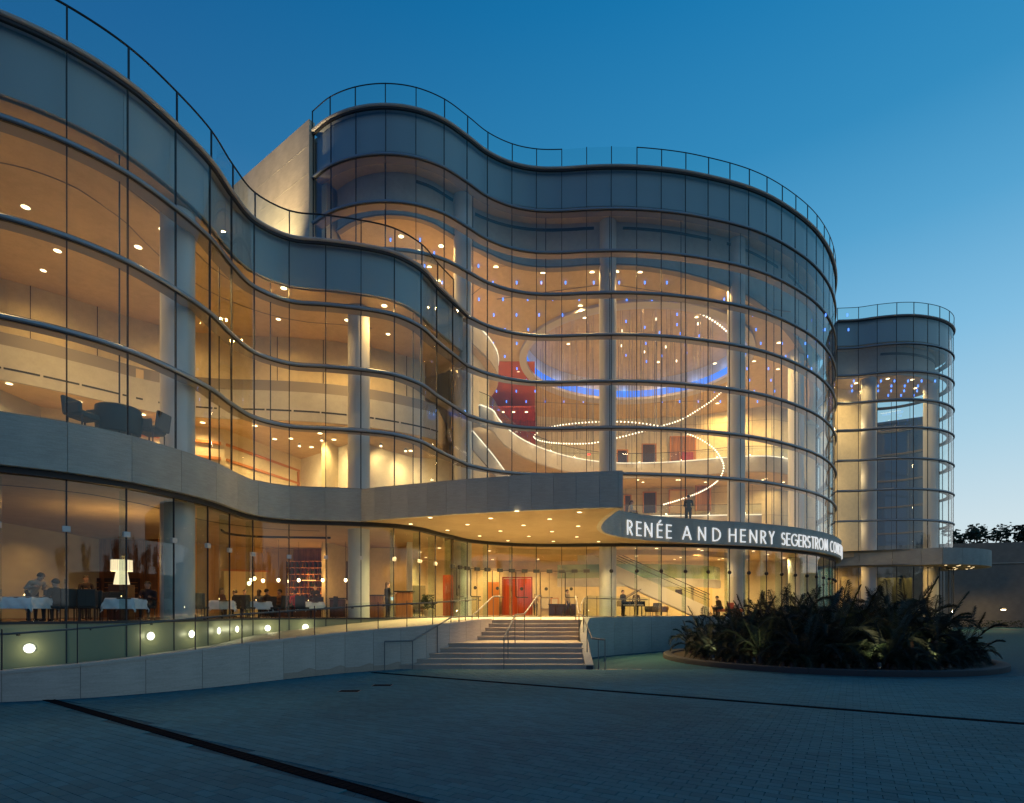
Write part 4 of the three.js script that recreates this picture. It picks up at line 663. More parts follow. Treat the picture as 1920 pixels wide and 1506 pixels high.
// ------------------------------------------------------------------ sign letters on the curved band
{
  const arc = (cx, cy, rx, ry, a0, a1, n = 18) => [...Array(n + 1).keys()].map((k) => { const a = (a0 + (a1 - a0) * k / n) * Math.PI / 180; return [cx + rx * Math.cos(a), cy + ry * Math.sin(a)]; });
  const G = {
    R: [.50, [[[.05, 0], [.05, 1]], [[.05, .95], ...arc(.22, .72, .23, .23, 90, -90), [.05, .49]], [[.20, .49], [.50, 0]]]],
    E: [.44, [[[.05, 0], [.05, 1]], [[.05, .95], [.44, .95]], [[.05, .53], [.42, .53]], [[.05, .05], [.44, .05]]]],
    N: [.66, [[[.05, 0], [.05, 1]], [[.05, .93], [.61, .07]], [[.61, 0], [.61, 1]]]],
    A: [.74, [[[.04, 0], [.37, .97]], [[.37, .97], [.70, 0]], [[.17, .33], [.57, .33]]]],
    D: [.66, [[[.05, 0], [.05, 1]], [[.05, .95], ...arc(.16, .5, .45, .45, 90, -90), [.05, .05]]]],
    H: [.60, [[[.05, 0], [.05, 1]], [[.55, 0], [.55, 1]], [[.05, .53], [.55, .53]]]],
    Y: [.56, [[[.03, 1], [.28, .50]], [[.53, 1], [.28, .50]], [[.28, .52], [.28, 0]]]],
    S: [.44, [[...arc(.22, .735, .17, .215, 35, 270, 14), ...arc(.22, .285, .185, .235, 90, -145, 14)]]],
    G: [.78, [[...arc(.43, .5, .38, .45, 45, 360, 26), [.50, .5]]]],
    T: [.46, [[[.0, .95], [.46, .95]], [[.23, .95], [.23, 0]]]],
    O: [.84, [arc(.42, .5, .37, .45, 0, 360, 32)]],
    M: [.84, [[[.06, 0], [.17, 1]], [[.17, .95], [.42, .1]], [[.42, .1], [.67, .95]], [[.67, 1], [.78, 0]]]],
    C: [.68, [arc(.44, .5, .38, .45, 52, 308, 24)]],
    L: [.42, [[[.05, 0], [.05, 1]], [[.05, .05], [.42, .05]]]],
  };
  const stroke = (pts, w) => {
    const L = [], R = [];
    pts.forEach((p, i) => { const a = pts[Math.max(0, i - 1)], b = pts[Math.min(pts.length - 1, i + 1)]; let dx = b[0] - a[0], dy = b[1] - a[1]; const l = Math.hypot(dx, dy) || 1; dx /= l; dy /= l; L.push(new THREE.Vector2(p[0] - dy * w / 2, p[1] + dx * w / 2)); R.push(new THREE.Vector2(p[0] + dy * w / 2, p[1] - dx * w / 2)); });
    return new THREE.ExtrudeGeometry(new THREE.Shape([...L, ...R.reverse()]), { depth: .05, bevelEnabled: false });
  };
  const glyph = (c) => { const acc = c === 'É', [w, st] = G[acc ? 'E' : c]; const l = st.map((s, i) => stroke(s, .088).translate(0, 0, i * .0012)); if (acc) l.push(stroke([[.16, 1.07], [.32, 1.25]], .095)); return [w, merge(l)]; };
  const t = thing('sign_lettering', 'row of white lit capital letters mounted on the curved fascia band', 'sign');
  // arc-length table of the fascia, then words placed from measured starts
  const steps = [], n = signPts.length - 1; let s = 0, prev = sign.at(0, .03); for (let k = 0; k <= n * 40; k++) { const q = sign.at(k / 40, .03); s += Math.hypot(q.x - prev.x, q.z - prev.z); prev = q; steps.push(s); }
  const uOf = (len) => { let k = steps.findIndex((v) => v >= len); if (k < 0) k = steps.length - 1; return k / 40; };
  const sAt = (px) => steps[Math.round(sign.uAtPixel(px, 3.5, 16.5, .03) * 40)];
  const words = [['RENÉE', 1174.8, 1258.5], ['AND', 1279, 1350], ['HENRY', 1366, 1451.5], ['SEGERSTROM', 1464.5, 1559]];
  let endS = 0, sz = .80;
  const put = (str, s0, s1) => {
    const gl = [...str].map((c) => { const [w, g] = glyph(c); return [w * 1.1, g.scale(1.1, 1, 1)]; }), sum = gl.reduce((a, g) => a + g[0], 0), gap = (s1 - s0 - sum * sz) / (str.length - 1); let p = s0;
    for (const [w, g] of gl) { const u = uOf(p + w * sz / 2), q = sign.at(u, .03), m = part('letter', g, M.letter, t); m.scale.set(sz, sz, 1); m.rotation.y = Math.atan2(q.tz, q.tx); m.position.set(q.x - q.tx * w * sz / 2, B0 + .17, -(q.z - q.tz * w * sz / 2)); p += w * sz + gap; }
    endS = p;
  };
  for (const [wd, a, b] of words) put(wd, sAt(a), sAt(b));
  put('CONCERT', endS + .45, endS + .45 + 5.0); put('HALL', endS + .5, endS + .5 + 2.6);
}
// ------------------------------------------------------------------ chandelier of rods and beads under the oval recess
{
  const t = thing('chandelier', 'hanging chandelier of thin silver rods and glowing beads in looping lines', 'chandelier');
  t.position.set(8.6, 0, -42.1);
  const local = (p) => p.sub(t.position);
  for (let k = 0; k < 120; k++) { const a = k * 2.39996, q = Math.sqrt((k + .5) / 120) * .93, X = 8.6 + 7.2 * q * Math.cos(a), Z = 42.1 + 4.2 * q * Math.sin(a), top = ceilingY(Z) + 1.3, bot = 12.5 + 3.5 * Math.abs(Math.sin(k * 1.7)) + (X - 8) * .05; part('rod', bar(local(V(X, bot, Z)), local(V(X, top, Z)), .013, 5), M.steel, t); }
  const bead = new THREE.SphereGeometry(.055, 8, 6), line = (pts, n, big = 1) => { const c = new THREE.CatmullRomCurve3(pts.map((p) => local(at(p[0], p[1], p[2]))), false, 'centripetal'); for (let k = 0; k < n; k++) { const b = part('bead', bead, M.crystal, t); b.position.copy(c.getPointAt(k / (n - 1))); b.scale.setScalar(big); } };
  line([[1265, 568, 40], [1290, 577, 40], [1325, 594, 40], [1352, 612, 40.5], [1365, 624, 41]], 20, 1.25);
  line([[1030, 801, 43], [1060, 796, 42], [1105, 792, 41], [1165, 791, 40], [1205, 794, 40], [1240, 800, 40]], 34);
  line([[1240, 799, 40], [1275, 788, 40.5], [1310, 768, 41], [1340, 747, 41.5], [1366, 722, 42]], 30);
  line([[1007, 812, 43], [1001, 818, 43], [1006, 824, 42.6], [1025, 829, 42], [1060, 832, 41], [1110, 831, 40], [1150, 823, 39.5], [1210, 808, 39]], 44);
  line([[1285, 812, 40], [1310, 822, 40], [1335, 838, 40], [1350, 856, 40.4], [1357, 876, 41], [1352, 893, 41], [1338, 908, 40.5], [1310, 924, 40], [1275, 937, 39.5], [1245, 946, 39]], 56);
  for (let k = 0; k < 5; k++) point(scene.getObjectByName('concert_hall'), V(4.5 + k * 2, 14.6 + (k % 2) * 1.2, 40.4 + (k % 2)), 6, new THREE.Color(1, .78, .5), 6);
}
// ------------------------------------------------------------------ people
const bodyMat = new THREE.MeshStandardMaterial({ vertexColors: true, roughness: .8 });
const skinT = [[.55, .34, .24], [.42, .25, .17], [.60, .40, .29]];
function person(label, o) {
  const { X, Z, y = FLOOR, face = 0, pose = 'stand', top = [.03, .03, .035], low: lowC = [.02, .02, .025], hair = [.03, .02, .015], skin = skinT[Math.floor(rnd() * 3)], lean = 0, long = false, tall = 1, arms = 'down', group } = o;
  const t = thing('person', label, 'person', group); t.position.set(X, y, -Z); t.rotation.y = face; t.scale.setScalar(tall);
  const sit = pose === 'sit', hipY = sit ? .52 : .93, v = (x, yy, z) => new THREE.Vector3(x, yy, z);
  const lz = (h) => Math.sin(lean) * h, ly = (h) => Math.cos(lean) * h, T = (x, h, z = 0) => v(x, hipY + ly(h) - z * Math.sin(lean), lz(h) + z * Math.cos(lean));
  const B = [], bone = (a, b, ra, rb, c) => B.push({ a, b, ra, rb, c });
  bone(T(0, .02), T(0, .22), .135, .125, 1); bone(T(0, .22), T(0, .42), .125, .14, 1); bone(T(-.13, .46), T(.13, .46), .075, .075, 1); bone(T(0, .48), T(0, .60), .055, .05, 0); bone(T(0, .66, .02), T(0, .74, .01), .082, .09, 0); bone(T(0, .655, .10), T(0, .67, .105), .014, .012, 0);
  for (const s of [-1, 1]) bone(T(s * .088, .69, 0), T(s * .09, .71, 0), .016, .016, 0);
  const hands = [];
  for (const s of [-1, 1]) {
    const sh = T(s * .19, .46); let el, wr;
    if (arms === 'lap') { el = T(s * .24, .22, .06); wr = v(s * .12, el.y - .06, el.z + .26); }
    else if (arms === 'fore') { el = T(s * .25, .2, .02); wr = v(s * .16, el.y + .06, el.z + .27); }
    else if (arms === 'hips') { el = T(s * .36, .22, -.04); wr = T(s * .2, .06, .06); }
    else { el = T(s * .245, .18, -.01); wr = T(s * .255, -.07, .06); }
    bone(sh, el, .06, .045, 1); bone(el, wr, .045, .032, 1); hands.push([wr, wr.clone().sub(el).normalize(), s]);
    const hp = v(s * .095, hipY, 0), step = pose === 'walk' ? s * .2 : 0;
    const kn = sit ? v(s * .12, .50, .44) : v(s * .10, .49, .03 + step * .5), an = sit ? v(s * .12, .09, .42) : v(s * .105, .09, step), toe = an.clone().add(v(s * .02, -.05, .17));
    bone(hp, kn, .10, .065, 2); bone(kn, an, .064, .042, 2); bone(an.clone().add(v(0, -.04, -.03)), toe, .04, .03, 3);
  }
  // distance field on a grid, meshed
  const size = 74, half = .99, mc = new MarchingCubes(size, M.black, false, false, 60000), cy = sit ? .72 : .9, cz = sit ? .2 : .05, f = mc.field, P = new THREE.Vector3(), d = new THREE.Vector3(), K = .035;
  const dist = (p, b) => { d.subVectors(b.b, b.a); const l2 = d.lengthSq(), h = clamp(((p.x - b.a.x) * d.x + (p.y - b.a.y) * d.y + (p.z - b.a.z) * d.z) / l2, 0, 1); return Math.hypot(p.x - b.a.x - d.x * h, p.y - b.a.y - d.y * h, p.z - b.a.z - d.z * h) - mix(b.ra, b.rb, h); };
  f.fill(-1);
  for (const b of B) { // only cells near the bone
    const R = Math.max(b.ra, b.rb) + .12, lo = b.a.clone().min(b.b).subScalar(R), hi = b.a.clone().max(b.b).addScalar(R), ix = (q) => clamp(Math.floor(q / half * size / 2 + size / 2), 1, size - 2);
    for (let k = ix(lo.z - cz); k <= ix(hi.z - cz); k++) for (let j = ix(lo.y - cy); j <= ix(hi.y - cy); j++) for (let i = ix(lo.x); i <= ix(hi.x); i++) {
      P.set((i - size / 2) / (size / 2) * half, (j - size / 2) / (size / 2) * half + cy, (k - size / 2) / (size / 2) * half + cz);
      const dd = dist(P, b), q = size * size * k + size * j + i, a = -f[q]; const h = Math.max(K - Math.abs(a - dd), 0) / K; f[q] = -(Math.min(a, dd) - h * h * K * .25);
    }
  }
  mc.isolation = 0; mc.update();
  const cnt = mc.count, pos = new Float32Array(cnt * 3), nor = new Float32Array(cnt * 3), colr = new Float32Array(cnt * 3), C = [skin, top, lowC, [.015, .013, .012]];
  for (let i = 0; i < cnt; i++) {
    P.set(mc.positionArray[3 * i] * half, mc.positionArray[3 * i + 1] * half + cy, mc.positionArray[3 * i + 2] * half + cz); pos.set([P.x, P.y, P.z], 3 * i);
    nor.set([mc.normalArray[3 * i], mc.normalArray[3 * i + 1], mc.normalArray[3 * i + 2]], 3 * i);
    let best = 1e9, c = 1; for (const b of B) { const e = dist(P, b); if (e < best) { best = e; c = b.c; } } colr.set(C[c], 3 * i);
  }
  const g = new THREE.BufferGeometry(); g.setAttribute('position', new THREE.BufferAttribute(pos, 3)); g.setAttribute('normal', new THREE.BufferAttribute(nor, 3)); g.setAttribute('color', new THREE.BufferAttribute(colr, 3));
  const tint = (gg, c) => { const m = gg.index ? gg.toNonIndexed() : gg; m.deleteAttribute('uv'); const k = m.attributes.position.count, a = new Float32Array(k * 3); for (let i = 0; i < k; i++) a.set(c, 3 * i); m.setAttribute('color', new THREE.BufferAttribute(a, 3)); return m; };
  const all = [g];
  for (const [w, dir, s] of hands) { // palm, four fingers of different lengths, thumb from the side
    const palmEnd = w.clone().addScaledVector(dir, .085), side = new THREE.Vector3(0, 0, 1).cross(dir).normalize(); if (side.lengthSq() < .1) side.set(1, 0, 0);
    all.push(tint(bar(w.clone().addScaledVector(dir, -.02), palmEnd, .026, 8), skin));
    for (let k = 0; k < 4; k++) { const a = palmEnd.clone().addScaledVector(side, (k - 1.5) * .018), b = a.clone().addScaledVector(dir, .045 - Math.abs(k - 1.3) * .007), c = b.clone().addScaledVector(dir, .022).add(new THREE.Vector3(0, -.006, .016)); all.push(tint(bar(a, b, .0088, 6), skin), tint(bar(b, c, .008, 6), skin)); }
    const a = w.clone().addScaledVector(dir, .025).addScaledVector(side, -s * .02), b = a.clone().addScaledVector(dir, .035).addScaledVector(side, -s * .025); all.push(tint(bar(a, b, .0105, 6), skin));
  }
  for (const s of [-1, 1]) { const e = T(s * .032, .71, .092); all.push(tint(new THREE.SphereGeometry(.011, 8, 6).translate(e.x, e.y, e.z), [.02, .015, .012])); }
  { const e = T(0, .625, .088); all.push(tint(new THREE.SphereGeometry(.02, 8, 6).scale(1, .3, .5).translate(e.x, e.y, e.z), [.32, .12, .10])); }
  part('body', mergeGeometries(all), bodyMat, t);
  const hc = T(0, .725, -.012), hg = new THREE.SphereGeometry(.112, 18, 12, 0, Math.PI * 2, 0, Math.PI * .56).scale(.92, 1.05, 1.04).rotateX(-.42), hl = [hg]; if (long) hl.push(new THREE.CapsuleGeometry(.075, .2, 4, 12).scale(1, 1, .55).translate(0, -.13, -.075));
  const hm = part('hair', merge(hl), std(...hair, .7), t); hm.position.copy(hc); hm.rotation.x = lean * .8;
  return t;
}

{
  const A = Math.PI, f = (px, Z) => (px - 960) * Z / FOCAL;
  person('woman in a pale top seated on the balcony above the curved lettering', { X: f(1181, 33.9), Z: 33.9, y: B1 - .02, pose: 'sit', face: A * .38, top: [.55, .52, .46], long: true, hair: [.06, .03, .015], arms: 'lap', lean: .15, skin: skinT[0] });
  person('man in a dark suit standing on the balcony above the curved lettering', { X: f(1291, 34.6), Z: 34.6, y: B1 - .02, face: A * .9, top: [.012, .011, .012], lowC: [.012, .011, .012], tall: 1.04, arms: 'fore' });
  person('man in a tan coat and dark trousers standing behind the entrance doors', { X: f(1064, 37), Z: 37, face: .9, top: [.36, .27, .16], pose: 'walk', arms: 'down' });
  person('man in a dark jacket seated on the orange bench, reading head down', { X: f(1352, 35.4), Z: 35.4, y: FLOOR, pose: 'sit', face: -A * .42, top: [.05, .03, .022], lowC: [.03, .02, .016], arms: 'lap', lean: .42 });
  person('host in a black vest standing at the wooden reception desk', { X: f(727, 27.4), Z: 27.4, face: A * .75, top: [.014, .012, .013], arms: 'fore', skin: skinT[0], long: true, hair: [.10, .05, .02] });
  person('guest in a dark suit standing by the black piano near the window', { X: f(1168, 38.2), Z: 38.2, face: .6, top: [.02, .016, .015] });
  person('guest in a brown jacket standing beside the black piano tail', { X: f(1193, 39), Z: 39, face: -.5, top: [.09, .05, .03] });
  person('small distant visitor standing beside the red double door', { X: f(1004, 43), Z: 43, face: .2, top: [.42, .25, .12], tall: .93, arms: 'fore' });
  person('diner in a dark suit seated with back turned at the first window table', { X: -14.25, Z: 17.55, pose: 'sit', face: -A * .6, top: [.014, .013, .014], arms: 'fore', lean: .12 });
  person('diner in a white shirt leaning over the first window table', { X: -15.7, Z: 18.3, face: 1.2, top: [.36, .30, .24], lean: .75, arms: 'fore' });
  const seatL = ['in a maroon top', 'with dark curly hair', 'in a black jacket', 'in a grey pullover', 'in a dark dress', 'in a brown blouse'];
  [[416, 25.4, 0], [440, 28, 1], [459, 27.6, 2], [486, 27.4, 3], [500, 26.6, 4], [524, 27.2, 5]].forEach(([px, Z, k]) => person('seated diner ' + seatL[k] + ' among the tables before the bar', { X: f(px, Z), Z, y: FLOOR + .04, pose: 'sit', face: [1.6, -1.3, .4, A, 2.6, -.8][k], top: [[.14, .02, .025], [.03, .025, .02], [.012, .012, .012], [.10, .10, .11], [.02, .015, .02], [.13, .06, .03]][k], arms: k % 2 ? 'fore' : 'lap', long: k % 3 === 0 }));
  person('seated diner in a bright red shirt before the bottle shelves', { X: f(553, 27.9), Z: 27.9, y: FLOOR + .04, pose: 'sit', face: -2.2, top: [.55, .02, .03], arms: 'fore' });
  person('waiter in a dark jacket standing before the panelled wall near the lamp', { X: -17.2, Z: 22.6, face: 1.0, top: [.03, .018, .015], arms: 'fore' });
  person('diner in a dark dress seated behind the second window table', { X: -12.85, Z: 19.75, y: FLOOR + .03, pose: 'sit', face: .35, top: [.03, .012, .015], arms: 'fore', long: true });
  person('bartender in black standing in front of the bottle shelves', { X: f(591, 32.4), Z: 32.4, face: .1, top: [.012, .012, .013], arms: 'fore', tall: 1.04 });
}
// ------------------------------------------------------------------ restaurant furniture
function chair(label, group, X, Z, turn, base) {
  if (base) { const c = base.clone(); c.name = numbered('dining_chair'); c.userData = { label, category: 'chair', group }; c.position.set(X, FLOOR, -Z); c.rotation.y = turn; scene.add(c); return c; }
  const t = thing('dining_chair', label, 'chair', group); t.position.set(X, FLOOR, -Z); t.rotation.y = turn;
  part('seat', rbox(.48, .09, .48, 0, .46, 0, .03), M.fabric, t);
  part('backrest', rbox(.46, .56, .07, 0, .76, -.22, .03).rotateX(-.06), M.fabric, t);
  for (const [x, z] of [[-.2, .2], [.2, .2], [-.2, -.2], [.2, -.2]]) part('leg', new THREE.CylinderGeometry(.02, .014, .42, 8).translate(x, .21, z), M.darkWood, t);
  return t;
}
const clothGeo = (() => { // square cloth with hanging corners
  const n = 24, s = 1.28, pos = [], idx = [], uv = [];
  for (let j = 0; j <= n; j++) for (let i = 0; i <= n; i++) { let x = (i / n - .5) * s * 1.28, z = (j / n - .5) * s * 1.28; const h = .44, ox = Math.max(0, Math.abs(x) - h), oz = Math.max(0, Math.abs(z) - h), dr = Math.max(ox, oz) + .35 * Math.min(ox, oz); const fold = dr > .02 ? .02 * Math.sin((x - z) * 14) + .012 * Math.sin((x + z) * 23) : 0; const X = Math.sign(x) * (Math.min(Math.abs(x), h) + ox * .18 + (ox ? fold : 0)), Z = Math.sign(z) * (Math.min(Math.abs(z), h) + oz * .18 + (oz ? fold : 0)); pos.push(X, .762 - dr * .95, Z); uv.push(x, z); }
  for (let j = 0; j < n; j++) for (let i = 0; i < n; i++) { const a = j * (n + 1) + i; idx.push(a, a + n + 1, a + 1, a + 1, a + n + 1, a + n + 2); }
  const g = new THREE.BufferGeometry(); g.setAttribute('position', new THREE.Float32BufferAttribute(pos, 3)); g.setAttribute('uv', new THREE.Float32BufferAttribute(uv, 2)); g.setIndex(idx); g.computeVertexNormals(); return g;
})();
const tables = [[-14.75, 17.1, 'first window table at the near end of the restaurant'], [-12.95, 18.75, 'second window table before the lit table lamp'], [-11.85, 22.9, 'small table just beyond the big column'], [-11.35, 25.1, 'middle table before the seated diners'], [-9.45, 26.3, 'table before the bottle shelves']];
{
  let proto = null;
  const chairAt = { 0: [['dark upholstered chair turned away at the first window table', .75, .35, -1.9], ['dark upholstered chair on the far side of the first window table', -.2, .85, 3.0]], 1: [['dark chair on the near side of the second window table', -.75, .1, 1.5], ['dark chair tucked behind the second window table', .15, .8, 3.1], ['pair-mate dark chair beside the lamp pedestal', -.9, 1.0, 2.2]], 2: [['tall-backed dark chair close beyond the big column', -.9, -.5, .3], ['tall-backed dark chair between the column and the small table', -.35, -.95, -.2], ['dark chair beyond the small table', .2, .8, 3.0]], 3: [['dark chair at the near edge of the middle table', -.1, -.85, 0], ['dark chair at the far edge of the middle table', .1, .85, 3.1], ['dark chair at the bar end of the middle table', .85, 0, -1.57]], 4: [['dark chair at the near edge of the table before the shelves', -.1, -.8, 0], ['dark chair at the far edge of the table before the shelves', 0, .85, 3.1], ['dark chair nearest the white column', .85, .15, -1.5]] };
  tables.forEach(([x, z, lab], i) => {
    const t = thing('dining_table', 'square ' + lab, 'table', 'restaurant tables'); t.position.set(x, FLOOR, -z);
    part('tabletop', rbox(.86, .035, .86, 0, .74, 0, .01), M.darkWood, t); part('pedestal', cyl(.04, .04, .7, 0, .37, 0, 12), M.darkMetal, t); part('foot', new THREE.CylinderGeometry(.22, .26, .03, 20).translate(0, .015, 0), M.darkMetal, t);
    const c = thing('tablecloth', 'white cloth over the ' + lab, 'tablecloth', 'white tablecloths'); c.position.set(x, FLOOR, -z); c.rotation.y = .2 * i; part('cloth', clothGeo, M.cloth, c);
    const g = thing('wine_glass', 'clear stemmed glass on the ' + lab, 'glass', 'table glasses'); g.position.set(x + .12, FLOOR + .765, -z + .1);
    part('bowl', new THREE.LatheGeometry([[.005, .1], [.03, .12], [.038, .16], [.034, .22]].map((p) => new THREE.Vector2(...p)), 14), M.guard, g); part('stem', cyl(.004, .004, .1, 0, .05, 0, 8), M.guard, g); part('foot', new THREE.CylinderGeometry(.034, .034, .004, 14).translate(0, .002, 0), M.guard, g);
    const k = thing('candle', 'small lit candle on the ' + lab, 'candle', 'table candles'); k.position.set(x - .1, FLOOR + .765, -z + .05); part('holder', new THREE.CylinderGeometry(.035, .03, .07, 12, 1, true).translate(0, .035, 0), M.guard, k); part('candle_flame', new THREE.SphereGeometry(.016, 8, 6).scale(1, 1.7, 1).translate(0, .06, 0), glow(1, .6, .25, 6), k);
    for (const [l, dx, dz, a] of chairAt[i]) { const c2 = chair(l, 'dark restaurant chairs', x + dx, z + dz, a, proto); proto = proto || c2; }
  });
  for (const [l, x, z, a] of [['dark chair alone between the two window tables, back to the glass', -14.0, 18.6, 2.9], ['dark chair before the panelled wall, beside the lamp pedestal', -15.6, 20.6, .4], ['dark chair before the panelled wall, second from the lamp', -16.6, 20.9, .2], ['dark chair close to the glass between the window tables', -13.55, 17.85, -.6], ['dark chair by itself in front of the lamp pedestal', -14.6, 20.2, 2.6]]) chair(l, 'dark restaurant chairs', x, z, a, proto);
  const lp = at(228, 1096, 21.6), t = thing('table_lamp', 'big white pleated lamp glowing on a dark pedestal', 'lamp'); t.position.set(lp.x, FLOOR, lp.z);
  const Yb = lp.y - FLOOR, sc = 21.6 / FOCAL;
  part('pedestal', rbox(.62, Yb - .02, .62, 0, (Yb - .02) / 2, 0, .02), M.darkWood, t);
  part('lamp_base', new THREE.CylinderGeometry(9 * sc, 13 * sc, 25 * sc, 24, 1, true).translate(0, Yb + 12.5 * sc, 0), M.shade, t);
  part('lamp_shade', new THREE.CylinderGeometry(17 * sc, 17.5 * sc, 21 * sc, 28, 1, true).translate(0, Yb + 35 * sc, 0), M.shade, t);
  const pl = []; for (let k = 0; k < 28; k++) { const a = k / 28 * 2 * Math.PI; pl.push(box(.008, 21 * sc, .008, 17.4 * sc * Math.cos(a), Yb + 35 * sc, 17.4 * sc * Math.sin(a))); } part('pleat', merge(pl), M.white, t);
  point(t, new THREE.Vector3(0, Yb + 35 * sc, 0), 9, WARM, 6); point(t, new THREE.Vector3(.1, Yb + 50 * sc, .1), 5, WARM, 4);
  // bar with bottle shelves
  const b = thing('bottle_shelves', 'tall dark red shelving full of bottles behind the bar', 'shelf'); const c0 = at(541, 1075, 34.0), c1 = at(649, 1057, 33.6);
  const W = c1.x - c0.x, y0 = 2.4, y1 = 4.75; b.position.set(c0.x, 0, -34.05);
  part('back_panel', box(W, y1 - 1.4, .06, W / 2, (y1 + 1.4) / 2, 0), std(.22, .035, .015, .5), b);
  const nC2 = 13, nR = 6; for (let i = 0; i <= nC2; i++) part('upright', box(.035, y1 - y0, .34, W * i / nC2, (y0 + y1) / 2, .2), M.darkWood, b); for (let j = 0; j <= nR; j++) part('shelf_board', box(W, .035, .34, W / 2, mix(y0, y1, j / nR), .2), M.trim, b);
  const bg = new THREE.LatheGeometry([[.0, 0], [.04, 0], [.04, .17], [.015, .22], [.014, .29], [0, .29]].map((p) => new THREE.Vector2(...p)), 10), bm = [std(.02, .05, .02, .15), std(.12, .03, .01, .15), std(.30, .14, .03, .15), std(.05, .02, .02, .15)];
  let nb = 0; for (let j = 0; j < nR; j++) for (let i = 0; i < nC2; i++) for (let k = 0; k < 2; k++) { if (rnd() < .2) continue; const o = new THREE.Mesh(bg, bm[Math.floor(rnd() * 4)]); o.name = numbered('bottle'); o.userData = { label: 'small dark bottle standing in the red shelving behind the bar', category: 'bottle', group: 'bottles behind the bar' }; o.position.set(c0.x + W * (i + .3 + .4 * k) / nC2, mix(y0, y1, j / nR) + .02, -34.05 + .22); scene.add(o); nb++; }
  for (let k = 0; k < 4; k++) { part('shelf_light', box(W / 4.4, .03, .03, W * (k + .5) / 4, y0 + .03 + (k % 2) * 1.17, .38), glow(1, .45, .14, 3), b); point(b, new THREE.Vector3(W * (k + .5) / 4, y0 + .3 + (k % 2) * 1.1, .75), 2.2, AMBER, 6); }
  const ct = thing('bar_counter', 'long dark wooden bar counter below the bottle shelves', 'counter'); ct.position.set(c0.x - .4, FLOOR, -31.9); part('front_panel', rbox(W + 1.0, 1.0, .5, W / 2 + .3, .5, 0, .02), M.darkWood, ct); part('countertop', rbox(W + 1.2, .06, .66, W / 2 + .3, 1.05, 0, .02), M.black, ct);
  // pendant lamps
  const pd = [[470, 1088, 29, 'first of the pendant lamps, lowest of the small cluster by the column'], [467, 1094, 27, 'pendant lamp hanging lowest in the cluster'], [477, 1085, 30, 'pendant lamp hanging highest in the cluster'], [493, 1089, 29.5, 'pendant lamp alone beside the cluster'], [522, 1088, 30, 'pendant lamp before the bar corner'], [560, 1088, 31, 'pendant lamp over the start of the bar'], [605, 1088, 31, 'pendant lamp over the middle of the bar'], [648, 1088, 31, 'pendant lamp over the end of the bar by the white column']];
  for (const [x, y, Z, l] of pd) { const p = at(x, y, Z), q = thing('pendant_lamp', 'small glowing ' + l, 'lamp', 'bar pendants'); q.position.copy(p); part('lamp_globe', new THREE.SphereGeometry(.085, 14, 10).scale(1, 1.25, 1), glow(1, .72, .38, 7), q); part('cord', cyl(.008, .008, 5.6 - p.y - .1, 0, (5.6 - p.y) / 2 + .05, 0, 6), M.black, q); part('socket', cyl(.05, .02, .1, 0, .13, 0, 10), M.darkMetal, q); point(q, new THREE.Vector3(0, 0, 0), 1.6, AMBER, 3); }
}
{ // lounge chairs upstairs
  const arm = (label, p, turn) => { const t = thing('armchair', label, 'armchair'); t.position.copy(p); t.rotation.y = turn; part('seat', rbox(.62, .18, .62, 0, .42, .02, .05), M.fabric, t); part('backrest', rbox(.62, .6, .12, 0, .78, -.32, .05).rotateX(-.14), M.fabric, t); for (const s of [-1, 1]) part('armrest', rbox(.09, .34, .56, s * .33, .58, .0, .04), M.fabric, t); for (const [x, z] of [[-.27, .27], [.27, .27], [-.27, -.27], [.27, -.27]]) part('leg', new THREE.CylinderGeometry(.028, .018, .34, 8).translate(x, .17, z), M.darkWood, t); };
  arm('dark armchair upstairs facing the round tub sofa, nearer the end of the wing', V(-13.05, B1 + .13, 17.05), 1.35);
  arm('dark armchair upstairs between the round tub sofa and the big column', V(-11.93, B1 + .13, 18.5), -1.65);
  const t = thing('tub_sofa', 'black round-backed tub sofa upstairs behind the glass', 'sofa'); t.position.copy(V(-12.52, B1 + .13, 17.82)); t.rotation.y = -.96;
  const g = new THREE.LatheGeometry([[.50, .12], [.60, .16], [.64, .55], [.62, .92], [.57, .95], [.53, .9], [.5, .5]].map((p) => new THREE.Vector2(...p)), 28, Math.PI * .95 - Math.PI, Math.PI * 1.1); part('backrest', g, M.black, t); part('seat', new THREE.CylinderGeometry(.52, .5, .3, 28).translate(0, .32, 0), M.black, t); for (const [x, z] of [[-.35, .3], [.35, .3], [-.35, -.3], [.35, -.3]]) part('leg', cyl(.03, .03, .17, x, .085, z, 10), M.darkWood, t);
}
